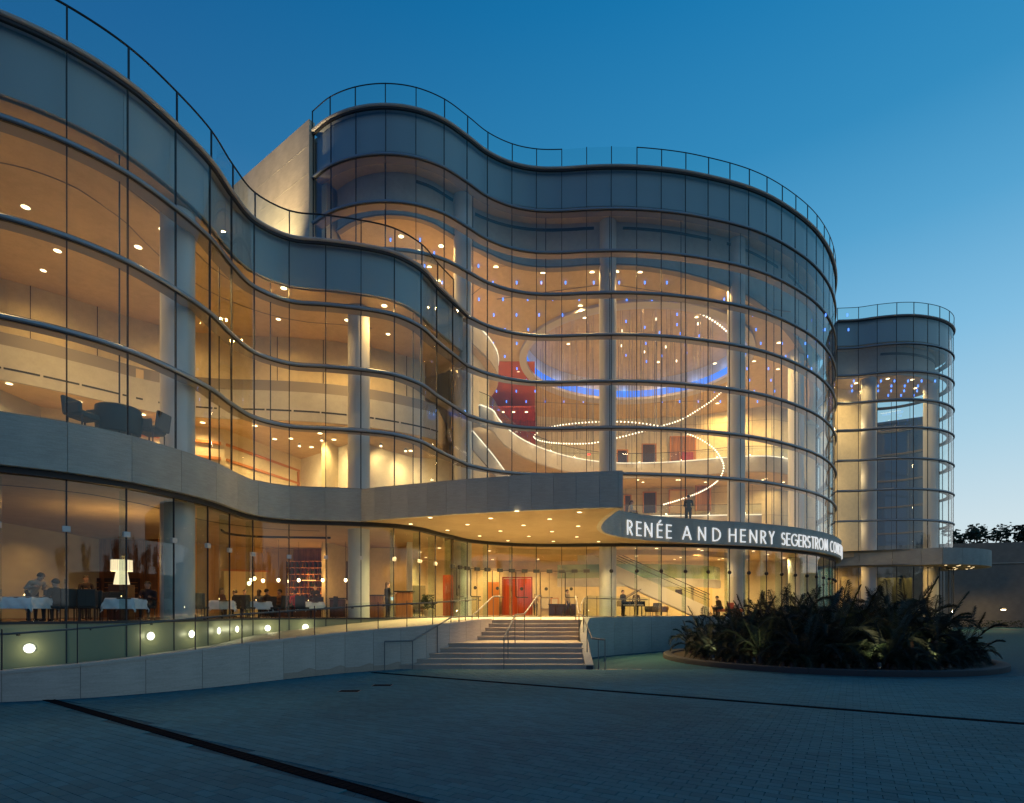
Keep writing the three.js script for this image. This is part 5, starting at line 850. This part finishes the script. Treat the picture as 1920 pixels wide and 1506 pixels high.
{ // host desk, reception desk, piano, bench, lobby stairs
  const f = (px, Z) => (px - 960) * Z / FOCAL;
  const h = thing('host_desk', 'tall reddish wooden host desk with dark top beside the restaurant entrance', 'desk'); h.position.set(f(758, 28.2), FLOOR, -28.2); part('body_panel', rbox(.78, 1.28, .5, 0, .64, 0, .02), M.wood, h); part('desktop', rbox(.98, .06, .62, 0, 1.31, 0, .01), M.black, h); part('screen', rbox(.2, .16, .02, -.62, .95, .1, .01), M.screen, h);
  const c = thing('side_cabinet', 'dark-topped wooden cabinet behind the host beside the white column', 'cabinet'); c.position.set(f(705, 29.3), FLOOR, -29.3); part('body_panel', rbox(.7, 1.12, .45, 0, .56, 0, .02), M.wood, c); part('top_board', rbox(.8, .05, .5, 0, 1.15, 0, .01), M.black, c);
  const r = thing('reception_desk', 'long dark reception desk standing in the lobby beyond the doors', 'desk'); r.position.set(f(1054, 40), FLOOR, -40); part('front_panel', rbox(1.9, .78, .6, 0, .39, 0, .02), M.darkWood, r); part('desktop', rbox(2.0, .05, .7, 0, .81, 0, .01), M.black, r);
  const p = thing('grand_piano', 'black grand piano behind the glass next to the second drum column', 'piano'); p.position.set(f(1183, 37), FLOOR, -37); const s = new THREE.Shape(); s.moveTo(-.75, -.7); s.lineTo(.75, -.7); s.lineTo(.75, .2); s.bezierCurveTo(.7, .9, .2, .7, .1, 1.1); s.bezierCurveTo(-.1, 1.4, -.7, 1.4, -.75, .9); s.closePath();
  part('case', new THREE.ExtrudeGeometry(s, { depth: .3, bevelEnabled: true, bevelSize: .015, bevelThickness: .015, bevelSegments: 2 }).rotateX(-Math.PI / 2).translate(0, .65, 0), std(.012, .012, .013, .15), p); part('keyboard', box(1.3, .03, .16, 0, .72, .76), M.white, p); part('lid', new THREE.ExtrudeGeometry(s, { depth: .03, bevelEnabled: false }).rotateX(-Math.PI / 2).rotateZ(.55).translate(-.1, 1.35, 0), std(.012, .012, .013, .12), p); for (const [x, z] of [[-.6, .5], [.6, .5], [-.3, -.9]]) part('leg', cyl(.05, .035, .65, x, .325, z, 12), M.black, p);
  const b = thing('lobby_bench', 'orange leather bench by the column where the seated man reads', 'bench'); b.position.set(f(1362, 35.5), FLOOR, -35.55); part('seat', rbox(1.7, .2, .6, .2, .38, 0, .05), std(.48, .13, .04, .5), b); part('backrest', rbox(.9, .5, .12, .65, .62, -.28, .05), std(.48, .13, .04, .5), b); for (const x of [-.5, .9]) part('leg', box(.06, .28, .5, x, .14, 0), M.darkMetal, b);
  { const pp = thing('potted_plant', 'leafy potted plant standing inside the glass before the tall panel', 'plant'); pp.position.set(f(802, 35.5), FLOOR, -35.5); part('pot', new THREE.LatheGeometry([[0, 0], [.2, 0], [.26, .4], [.23, .4], [.2, .36], [0, .36]].map((p) => new THREE.Vector2(...p)), 20), M.white, pp); const gl = []; for (let k = 0; k < 150; k++) { const a = rr(0, 6.28), q = .42 * Math.sqrt(rnd()), h = rr(.5, 1.35); gl.push(new THREE.PlaneGeometry(.2, .07).rotateZ(rr(-.9, .9)).rotateY(rr(0, 6.28)).translate(q * Math.cos(a), h, q * Math.sin(a))); } for (let k = 0; k < 9; k++) gl.push(bar(new THREE.Vector3(0, .36, 0), new THREE.Vector3(rr(-.3, .3), rr(.8, 1.3), rr(-.3, .3)), .008, 5)); part('foliage', merge(gl), std(.03, .06, .02, .6, { side: THREE.DoubleSide }), pp); }
  const lounge = (l, px, Z, turn, m) => { const t = thing('lounge_chair', l, 'armchair'); t.position.set(f(px, Z), FLOOR, -Z); t.rotation.y = turn; part('seat', rbox(.66, .2, .66, 0, .36, 0, .05), m, t); part('backrest', rbox(.66, .5, .14, 0, .66, -.3, .05).rotateX(-.1), m, t); for (const q of [-1, 1]) part('armrest', rbox(.1, .28, .6, q * .36, .52, 0, .04), m, t); for (const [x, z] of [[-.28, .28], [.28, .28], [-.28, -.28], [.28, -.28]]) part('leg', cyl(.02, .02, .27, x, .135, z, 8), M.darkMetal, t); };
  lounge('low brown armchair beside the potted plant inside the lobby glass', 782, 36.5, .5, std(.16, .09, .04, .6)); lounge('low dark armchair near the piano stool under the stairs', 1222, 37.4, -1.2, M.fabric); lounge('low tan armchair under the rising stairs beyond the piano', 1240, 39, 2.2, std(.30, .17, .08, .6));
  const tb = thing('side_table', 'small round side table between the low armchairs under the stairs', 'table'); tb.position.set(f(1231, 38), FLOOR, -38); part('tabletop', cyl(.32, .32, .03, 0, .52, 0, 24), M.darkWood, tb); part('stem', cyl(.03, .03, .5, 0, .26, 0, 10), M.darkMetal, tb); part('foot', cyl(.2, .2, .02, 0, .01, 0, 20), M.darkMetal, tb);
  for (const [px, py, w, h, l] of [[1022, 1132, .7, .9, 'small pale framed notice on the lobby wall beside the distant visitor'], [1040, 1133, .6, 1.0, 'orange-framed bright picture on the lobby wall behind the reception desk']]) { const p = at(px, py, 44.7), t = thing('wall_picture', l, 'picture'); t.position.copy(p); part('frame', rbox(w, h, .06, 0, 0, 0, .01), px > 1030 ? M.trim : M.parapet, t); part('picture_sheet', box(w - .12, h - .12, .02, 0, 0, .035), M.white, t); }
  const st = thing('lobby_staircase', 'interior staircase with a deep pale stringer descending across the lobby', 'staircase');
  const P0 = V(4.6, 5.6, 39.3), P1 = V(13.3, FLOOR, 37.6), dir = P1.clone().sub(P0), side = new THREE.Vector3(-dir.z, 0, dir.x).normalize();
  for (const k of [0, 1]) { const o = side.clone().multiplyScalar(k ? 1.7 : 0), q = [P0, P1].map((v) => v.clone().sub(o)); const pos = [], a = q[0], c2 = q[1], hh = .55, off = side.clone().multiplyScalar(.08), ring = (v) => [v.clone().add(new THREE.Vector3(0, hh, 0)), v.clone().add(new THREE.Vector3(0, hh, 0)).add(off), v.clone().add(new THREE.Vector3(0, -.5, 0)).add(off), v.clone().add(new THREE.Vector3(0, -.5, 0))], A = ring(a), B = ring(c2); for (let i = 0; i < 4; i++) { const j = (i + 1) % 4; for (const v of [A[i], B[i], A[j], A[j], B[i], B[j]]) pos.push(v.x, v.y, v.z); } const g = new THREE.BufferGeometry(); g.setAttribute('position', new THREE.Float32BufferAttribute(pos, 3)); g.computeVertexNormals(); part('stringer', g, M.white, st); part('handrail', bar(a.clone().add(new THREE.Vector3(0, 1.45, 0)), c2.clone().add(new THREE.Vector3(0, 1.45, 0)), .028, 8), M.darkMetal, st); part('lower_rail', bar(a.clone().add(new THREE.Vector3(0, 1.1, 0)), c2.clone().add(new THREE.Vector3(0, 1.1, 0)), .018, 8), M.darkMetal, st); const gp = []; for (const v of [a, c2, a, a, c2, c2]) gp.push(v); const pv = [[a, hh], [c2, hh], [a, 1.4], [a, 1.4], [c2, hh], [c2, 1.4]].flatMap(([v, y]) => [v.x, v.y + y, v.z]); const gg = new THREE.BufferGeometry(); gg.setAttribute('position', new THREE.Float32BufferAttribute(pv, 3)); gg.computeVertexNormals(); part('glass_panel', gg, M.guard, st); }
  for (let k = 0; k < 26; k++) { const v = P0.clone().lerp(P1, (k + .5) / 26).sub(side.clone().multiplyScalar(.81)); const tr = part('tread', box(.38, .06, 1.6), M.wood, st); tr.position.copy(v).setY(v.y + .05); tr.rotation.y = Math.atan2(-dir.z, dir.x); }
}
// ------------------------------------------------------------------ round planter with cycads and ground lamps
{
  const k = thing('planter_kerb', 'low dark granite kerb ring round the palm bed', 'kerb'); k.position.set(PC[0], 0, -PC[1]);
  for (let i = 0; i < 24; i++) { const a = i / 24 * 2 * Math.PI, g = new THREE.LatheGeometry([[PR - .34, 0], [PR - .34, .155], [PR - .02, .16], [PR, .14], [PR, 0]].map((p) => new THREE.Vector2(...p)), 6, a, 2 * Math.PI / 24 - .002); part('kerb_stone', g, M.granite, k); }
  const soil = part('planter_soil', new THREE.CircleGeometry(PR - .33, 48).rotateX(-Math.PI / 2), std(.03, .022, .015, .95), scene); soil.position.set(PC[0], .1, -PC[1]); soil.userData = { kind: 'structure', label: 'dark soil inside the round planter', category: 'soil' };
  const leafM = [std(.006, .015, .007, .68), std(.009, .022, .008, .68), std(.005, .012, .007, .68)]; for (const m of leafM) m.side = THREE.DoubleSide;
  const frondGeo = (L, droop, wid, up) => { // arching rachis with paired narrow leaflets
    const P = (s) => { const y = up * L * s - droop * L * s * s, x = L * (s * .9 - .12 * up * s * s); return new THREE.Vector3(x, y, 0); }, gs = [tube([0, .25, .5, .75, 1].map(P), .012, 3, 4)], pos = [];
    const n = 36; for (let i = 2; i < n; i++) for (const sd of [-1, 1]) { const s = i / n, a = P(s), t = P(Math.min(1, s + .02)).sub(a).normalize(), w = wid * Math.pow(Math.sin(Math.PI * (.08 + .9 * s)), .7) * rr(.85, 1.1), out = new THREE.Vector3(0, 0, sd), lift = new THREE.Vector3(-t.y, t.x, 0), tip = a.clone().addScaledVector(out, w * .85).addScaledVector(t, w * .55).addScaledVector(lift, w * rr(.05, .3)), b2 = a.clone().addScaledVector(t, .02), midp = a.clone().lerp(tip, .5).addScaledVector(lift, .03).addScaledVector(t, .02); for (const v of [a, midp, b2, midp, tip, b2]) pos.push(v.x, v.y, v.z); }
    const g = new THREE.BufferGeometry(); g.setAttribute('position', new THREE.Float32BufferAttribute(pos, 3)); g.setAttribute('uv', new THREE.Float32BufferAttribute(new Array(pos.length / 3 * 2).fill(0), 2)); g.computeVertexNormals(); gs.push(g); return merge(gs);
  };
  const FR = [frondGeo(1.75, .85, .40, 1.45), frondGeo(1.8, 1.15, .42, 1.25), frondGeo(1.65, 1.15, .38, .8), frondGeo(1.35, .6, .34, 1.9)];
  const trunk = new THREE.CylinderGeometry(.10, .16, 1, 10, 3);
  const spots = []; for (let i = 0; i < 44; i++) { const a = i * 2.39996, q = Math.sqrt((i + .6) / 44) * (PR - .95); spots.push([PC[0] + q * Math.cos(a), PC[1] + q * Math.sin(a), q]); }
  spots.forEach(([x, z, q], i) => {
    const rim = q > PR - 1.9, ang = Math.atan2(z - PC[1], x - PC[0]), rk = rim ? spots.filter((o) => o[2] > PR - 1.9 && Math.atan2(o[1] - PC[1], o[0] - PC[0]) < ang).length : 0;
    const ord = ['first', 'second', 'third', 'fourth', 'fifth', 'sixth', 'seventh', 'eighth', 'ninth', 'tenth', 'eleventh', 'twelfth', 'thirteenth', 'fourteenth', 'fifteenth', 'sixteenth', 'seventeenth'];
    const t = rim ? thing('cycad_plant', ord[rk] + ' feathery dark cycad along the bed rim, counted from the stair side along the front', 'plant', 'cycads at the rim of the bed') : thing('cycad_plant', q > PR - 1.9 ? 'dark cycad with arching feathery fronds at the rim of the round bed' : 'dark tall cycad with feathery fronds deep in the round bed', 'plant', q > PR - 1.9 ? 'cycads at the rim of the bed' : 'cycads deep in the bed');
    const edge = clamp((x - 5.6) / 3.6, .0, 1), sc = (.62 + .38 * edge) * rr(.85, 1.12) * (q > PR - 1.6 ? .84 : .94), h = (.25 + .75 * edge) * (q > PR - 1.6 ? rr(.15, .4) : rr(.35, .8)); t.position.set(x, .1, -z); t.rotation.y = rr(0, 6.28);
    const tr = part('trunk', trunk, M.darkWood, t); tr.scale.y = h; tr.position.y = h / 2;
    const nF = 17; for (let k = 0; k < nF; k++) { const kind = k < 3 ? 3 : k < 7 ? 0 : k < 12 ? 1 : 2, f = part('frond', FR[kind], leafM[(i + k) % 3], t); f.position.y = h; f.rotation.set(rr(-.15, .15), k * 2.39996 + rr(-.2, .2), rr(-.1, .14)); f.scale.setScalar(sc * rr(.82, 1.1)); }
  });
  const ords = ['first', 'second', 'third', 'fourth', 'fifth', 'sixth', 'seventh', 'eighth', 'ninth', 'tenth', 'eleventh', 'twelfth', 'thirteenth', 'fourteenth', 'fifteenth', 'sixteenth', 'seventeenth', 'eighteenth'];
  ords.forEach((w, i) => { // young plants close the gap to the kerb
    let a = Math.PI * (1.0 + (i + .5 + rr(-.2, .2)) / 18); const q = PR - rr(.8, 1.2);
    for (const px of [1322, 1367, 1652, 1758]) { const p = at(px, 1240, 15.6), la = Math.atan2(-p.z - PC[1], p.x - PC[0]) + 2 * Math.PI, dd = a - la; if (Math.abs(dd) < .13) a = la + .13 * (dd < 0 ? -1 : 1); }
    const t = thing('young_cycad', w + ' young low cycad along the front kerb, counted from the stair side', 'plant', 'young cycads along the front kerb');
    t.position.set(PC[0] + q * Math.cos(a), .1, -(PC[1] + q * Math.sin(a))); t.rotation.y = rr(0, 6.28);
    const tr = part('trunk', trunk, M.darkWood, t); tr.scale.set(.7, .12, .7); tr.position.y = .06;
    for (let k = 0; k < 14; k++) { const f = part('frond', FR[k < 3 ? 0 : k < 8 ? 1 : 2], leafM[(i + k) % 3], t); f.position.y = .12; f.rotation.set(rr(-.2, .2), k * 2.39996 + rr(-.2, .2), rr(-.1, .14)); f.scale.setScalar(rr(.42, .62)); }
  });
  const lamps = [[1322, 1235, 'ground spotlight in the bed nearest the terrace wall'], [1367, 1247, 'ground spotlight in the bed second from the terrace wall'], [1652, 1257, 'ground spotlight lying low at the middle front of the bed'], [1757, 1239, 'upper one of the paired ground spotlights in the bed'], [1760, 1246, 'lower one of the paired ground spotlights in the bed']];
  for (const [px, py, l] of lamps) { const Z = Math.max(15.3, (EYE - .22) * FOCAL / (py - HORIZON)), p = at(px, py, Z); const r = Math.hypot(p.x - PC[0], -p.z - PC[1]); if (r > PR - .5) { p.x = PC[0] + (p.x - PC[0]) / r * (PR - .55); p.z = -(PC[1] + (-p.z - PC[1]) / r * (PR - .55)); }
    const t = thing('ground_spotlight', 'small glowing ' + l, 'spotlight'); t.position.set(p.x, .1, p.z); part('spike', cyl(.012, .012, .12, 0, .05, 0, 8), M.darkMetal, t); part('housing', new THREE.CylinderGeometry(.075, .05, .12, 14, 1, true).rotateX(-.5).translate(0, .15, -.0), M.darkMetal, t); part('lamp_lens', new THREE.SphereGeometry(.045, 12, 8).translate(0, .18, .0), M.lampRound, t); spot(t, new THREE.Vector3(0, .27, -.03), 5, new THREE.Color(1, .85, .42), .8, [rr(-.3, .3), .8, -.75], 3); }
}
// ------------------------------------------------------------------ background: boundary wall, wall lamps, trees, far block
{
  const w = thing('boundary_wall', 'long plain dark wall closing the plaza beyond the tower', 'wall');
  part('wall_face', merge([wallLine([[36, 66], [47, 62.5], [66, 58]], 0, 9.2, .4), wallLine([[66.2, 58], [70, 30], [70, -10], [58, -46]], 0, 7.4, .4)]), std(.30, .285, .26, .8, { map: stoneTex }), w); part('coping_course', wallLine([[36, 65.9], [47, 62.4], [66, 57.9]], 6.9, 7.0, .5), M.stoneB, w);
  const hd = thing('clipped_hedge', 'low dark clipped hedge along the foot of the boundary wall', 'hedge'); const hs = []; for (let k = 0; k < 1400; k++) { const t = rnd(), x = mix(44, 66, t), z = mix(60.6, 56, t); hs.push(new THREE.PlaneGeometry(.14, .09).rotateX(rr(-1.5, 1.5)).rotateY(rr(0, 6)).translate(x + rr(-.3, .3), rr(.05, .75), -z + rr(-.3, .3))); } part('foliage', merge(hs), std(.018, .03, .016, .8, { side: THREE.DoubleSide }), hd);
  const wl = (label, px, py, Z) => { const p = at(px, py, Z), t = thing('wall_lamp', label, 'lamp'); t.position.copy(p); part('housing', rbox(.5, .16, .2, 0, .1, 0, .03), M.darkMetal, t); part('lamp_lens', rbox(.44, .12, .16, 0, -.03, .03, .03), M.lampWarm, t); part('arm', box(.05, .05, .35, 0, .1, -.25), M.darkMetal, t); point(t, new THREE.Vector3(0, -.2, .25), 16, SOFTW, 4); };
  wl('small bright lamp on the boundary wall above the last palm fronds', 1881, 1143, 57.3);
  { const p = at(1725, 1146, 45), t = thing('bollard_lamp', 'small bright bollard lamp behind the palms before the tower', 'lamp'); t.position.set(p.x, 0, p.z); part('post', cyl(.06, .06, p.y, 0, p.y / 2, 0, 12), M.darkMetal, t); part('lamp_head', new THREE.SphereGeometry(.14, 14, 10).translate(0, p.y + .1, 0), M.lampRound, t); point(t, new THREE.Vector3(0, p.y + .1, .25), 9, SOFTW, 3); }
  const leaf = new THREE.PlaneGeometry(.34, .2);
  const tree = (label, X, Z, base, crownR, crownY, n) => { const t = thing('broadleaf_tree', label, 'tree'); t.position.set(X, 0, -Z); part('trunk', new THREE.CylinderGeometry(.14, .3, crownY, 10).translate(0, crownY / 2, 0), M.darkWood, t); const limbs = []; const tips = []; for (let k = 0; k < 11; k++) { const a = k * 2.4, d = new THREE.Vector3(Math.cos(a) * crownR * rr(.4, .95), crownY + rr(-.2, .8) * crownR, Math.sin(a) * crownR * rr(.3, .8)); tips.push(d); limbs.push(bar(new THREE.Vector3(0, crownY * rr(.55, .9), 0), d, .06, 6)); } part('limb', merge(limbs), M.darkWood, t); const g = []; for (let k = 0; k < n; k++) { const c = tips[Math.floor(rnd() * tips.length)], r = crownR * .42 * Math.cbrt(rnd()), a = rr(0, 6.28), b = Math.acos(rr(-1, 1)); g.push(leaf.clone().rotateX(rr(-1.5, 1.5)).rotateY(rr(0, 6.3)).translate(c.x + r * Math.sin(b) * Math.cos(a), c.y + r * .7 * Math.cos(b), c.z + r * Math.sin(b) * Math.sin(a))); } part('crown', merge(g), std(.025, .045, .02, .8, { side: THREE.DoubleSide }), t); };
  tree('dark leafy tree behind the boundary wall close to the tower', 57.0, 70, 0, 2.3, 10.1, 620);
  tree('wider dark tree with a ragged crown behind the boundary wall', 60.6, 71, 0, 3.0, 9.9, 800);
  tree('tall dark tree rising behind the wall at the edge of the view', 64.6, 69, 0, 2.6, 11.0, 1000);
  for (const [X, Z, cr, cy, l] of [[50, 40, 3.4, 7, 'farthest'], [53, 31, 3, 6.2, 'second farthest'], [49, 22, 3.6, 7.4, 'third'], [54, 12, 3.2, 6.4, 'fourth'], [50, 2, 3.8, 7.2, 'fifth'], [55, -9, 3.4, 6.8, 'sixth'], [46, -22, 3.6, 7, 'seventh'], [60, 36, 3.8, 7.5, 'eighth'], [61, 26, 3.6, 6.2, 'ninth'], [60, 17, 3.8, 7.4, 'tenth'], [62, 7, 3.6, 7, 'eleventh'], [60, -3, 3.8, 7.4, 'twelfth'], [38, -34, 3.6, 7, 'last']]) tree(l + ' of the dark street trees along the open side of the plaza', X, Z, 0, cr, cy, 900);
  const b = thing('distant_block', 'tall plain block far off, seen only through the glass tower', 'building'); const p0 = at(1648, 797, 95), p1 = at(1732, 780, 92), p2 = at(1743, 780, 96);
  part('wall', wallLine([[p0.x - 8, 98], [p0.x, 95], [p1.x, -p1.z]], 0, 33.7, .3), std(.16, .20, .20, .8), b); part('end_wall', wallLine([[p1.x, -p1.z], [p2.x, -p2.z]], 0, 33.7, .3), M.white, b); part('roof', slab([[p0.x - 8, 98], [p1.x, -p1.z], [p2.x, -p2.z], [p0.x, 104]], 33.6, .3), M.bulkhead, b);
}
// ------------------------------------------------------------------ shadows on everything, then draw
scene.traverse((o) => { if (o.isMesh) { o.castShadow = true; o.receiveShadow = true; } if (o.isLight) o.castShadow = true; });
renderer.render(scene, camera);
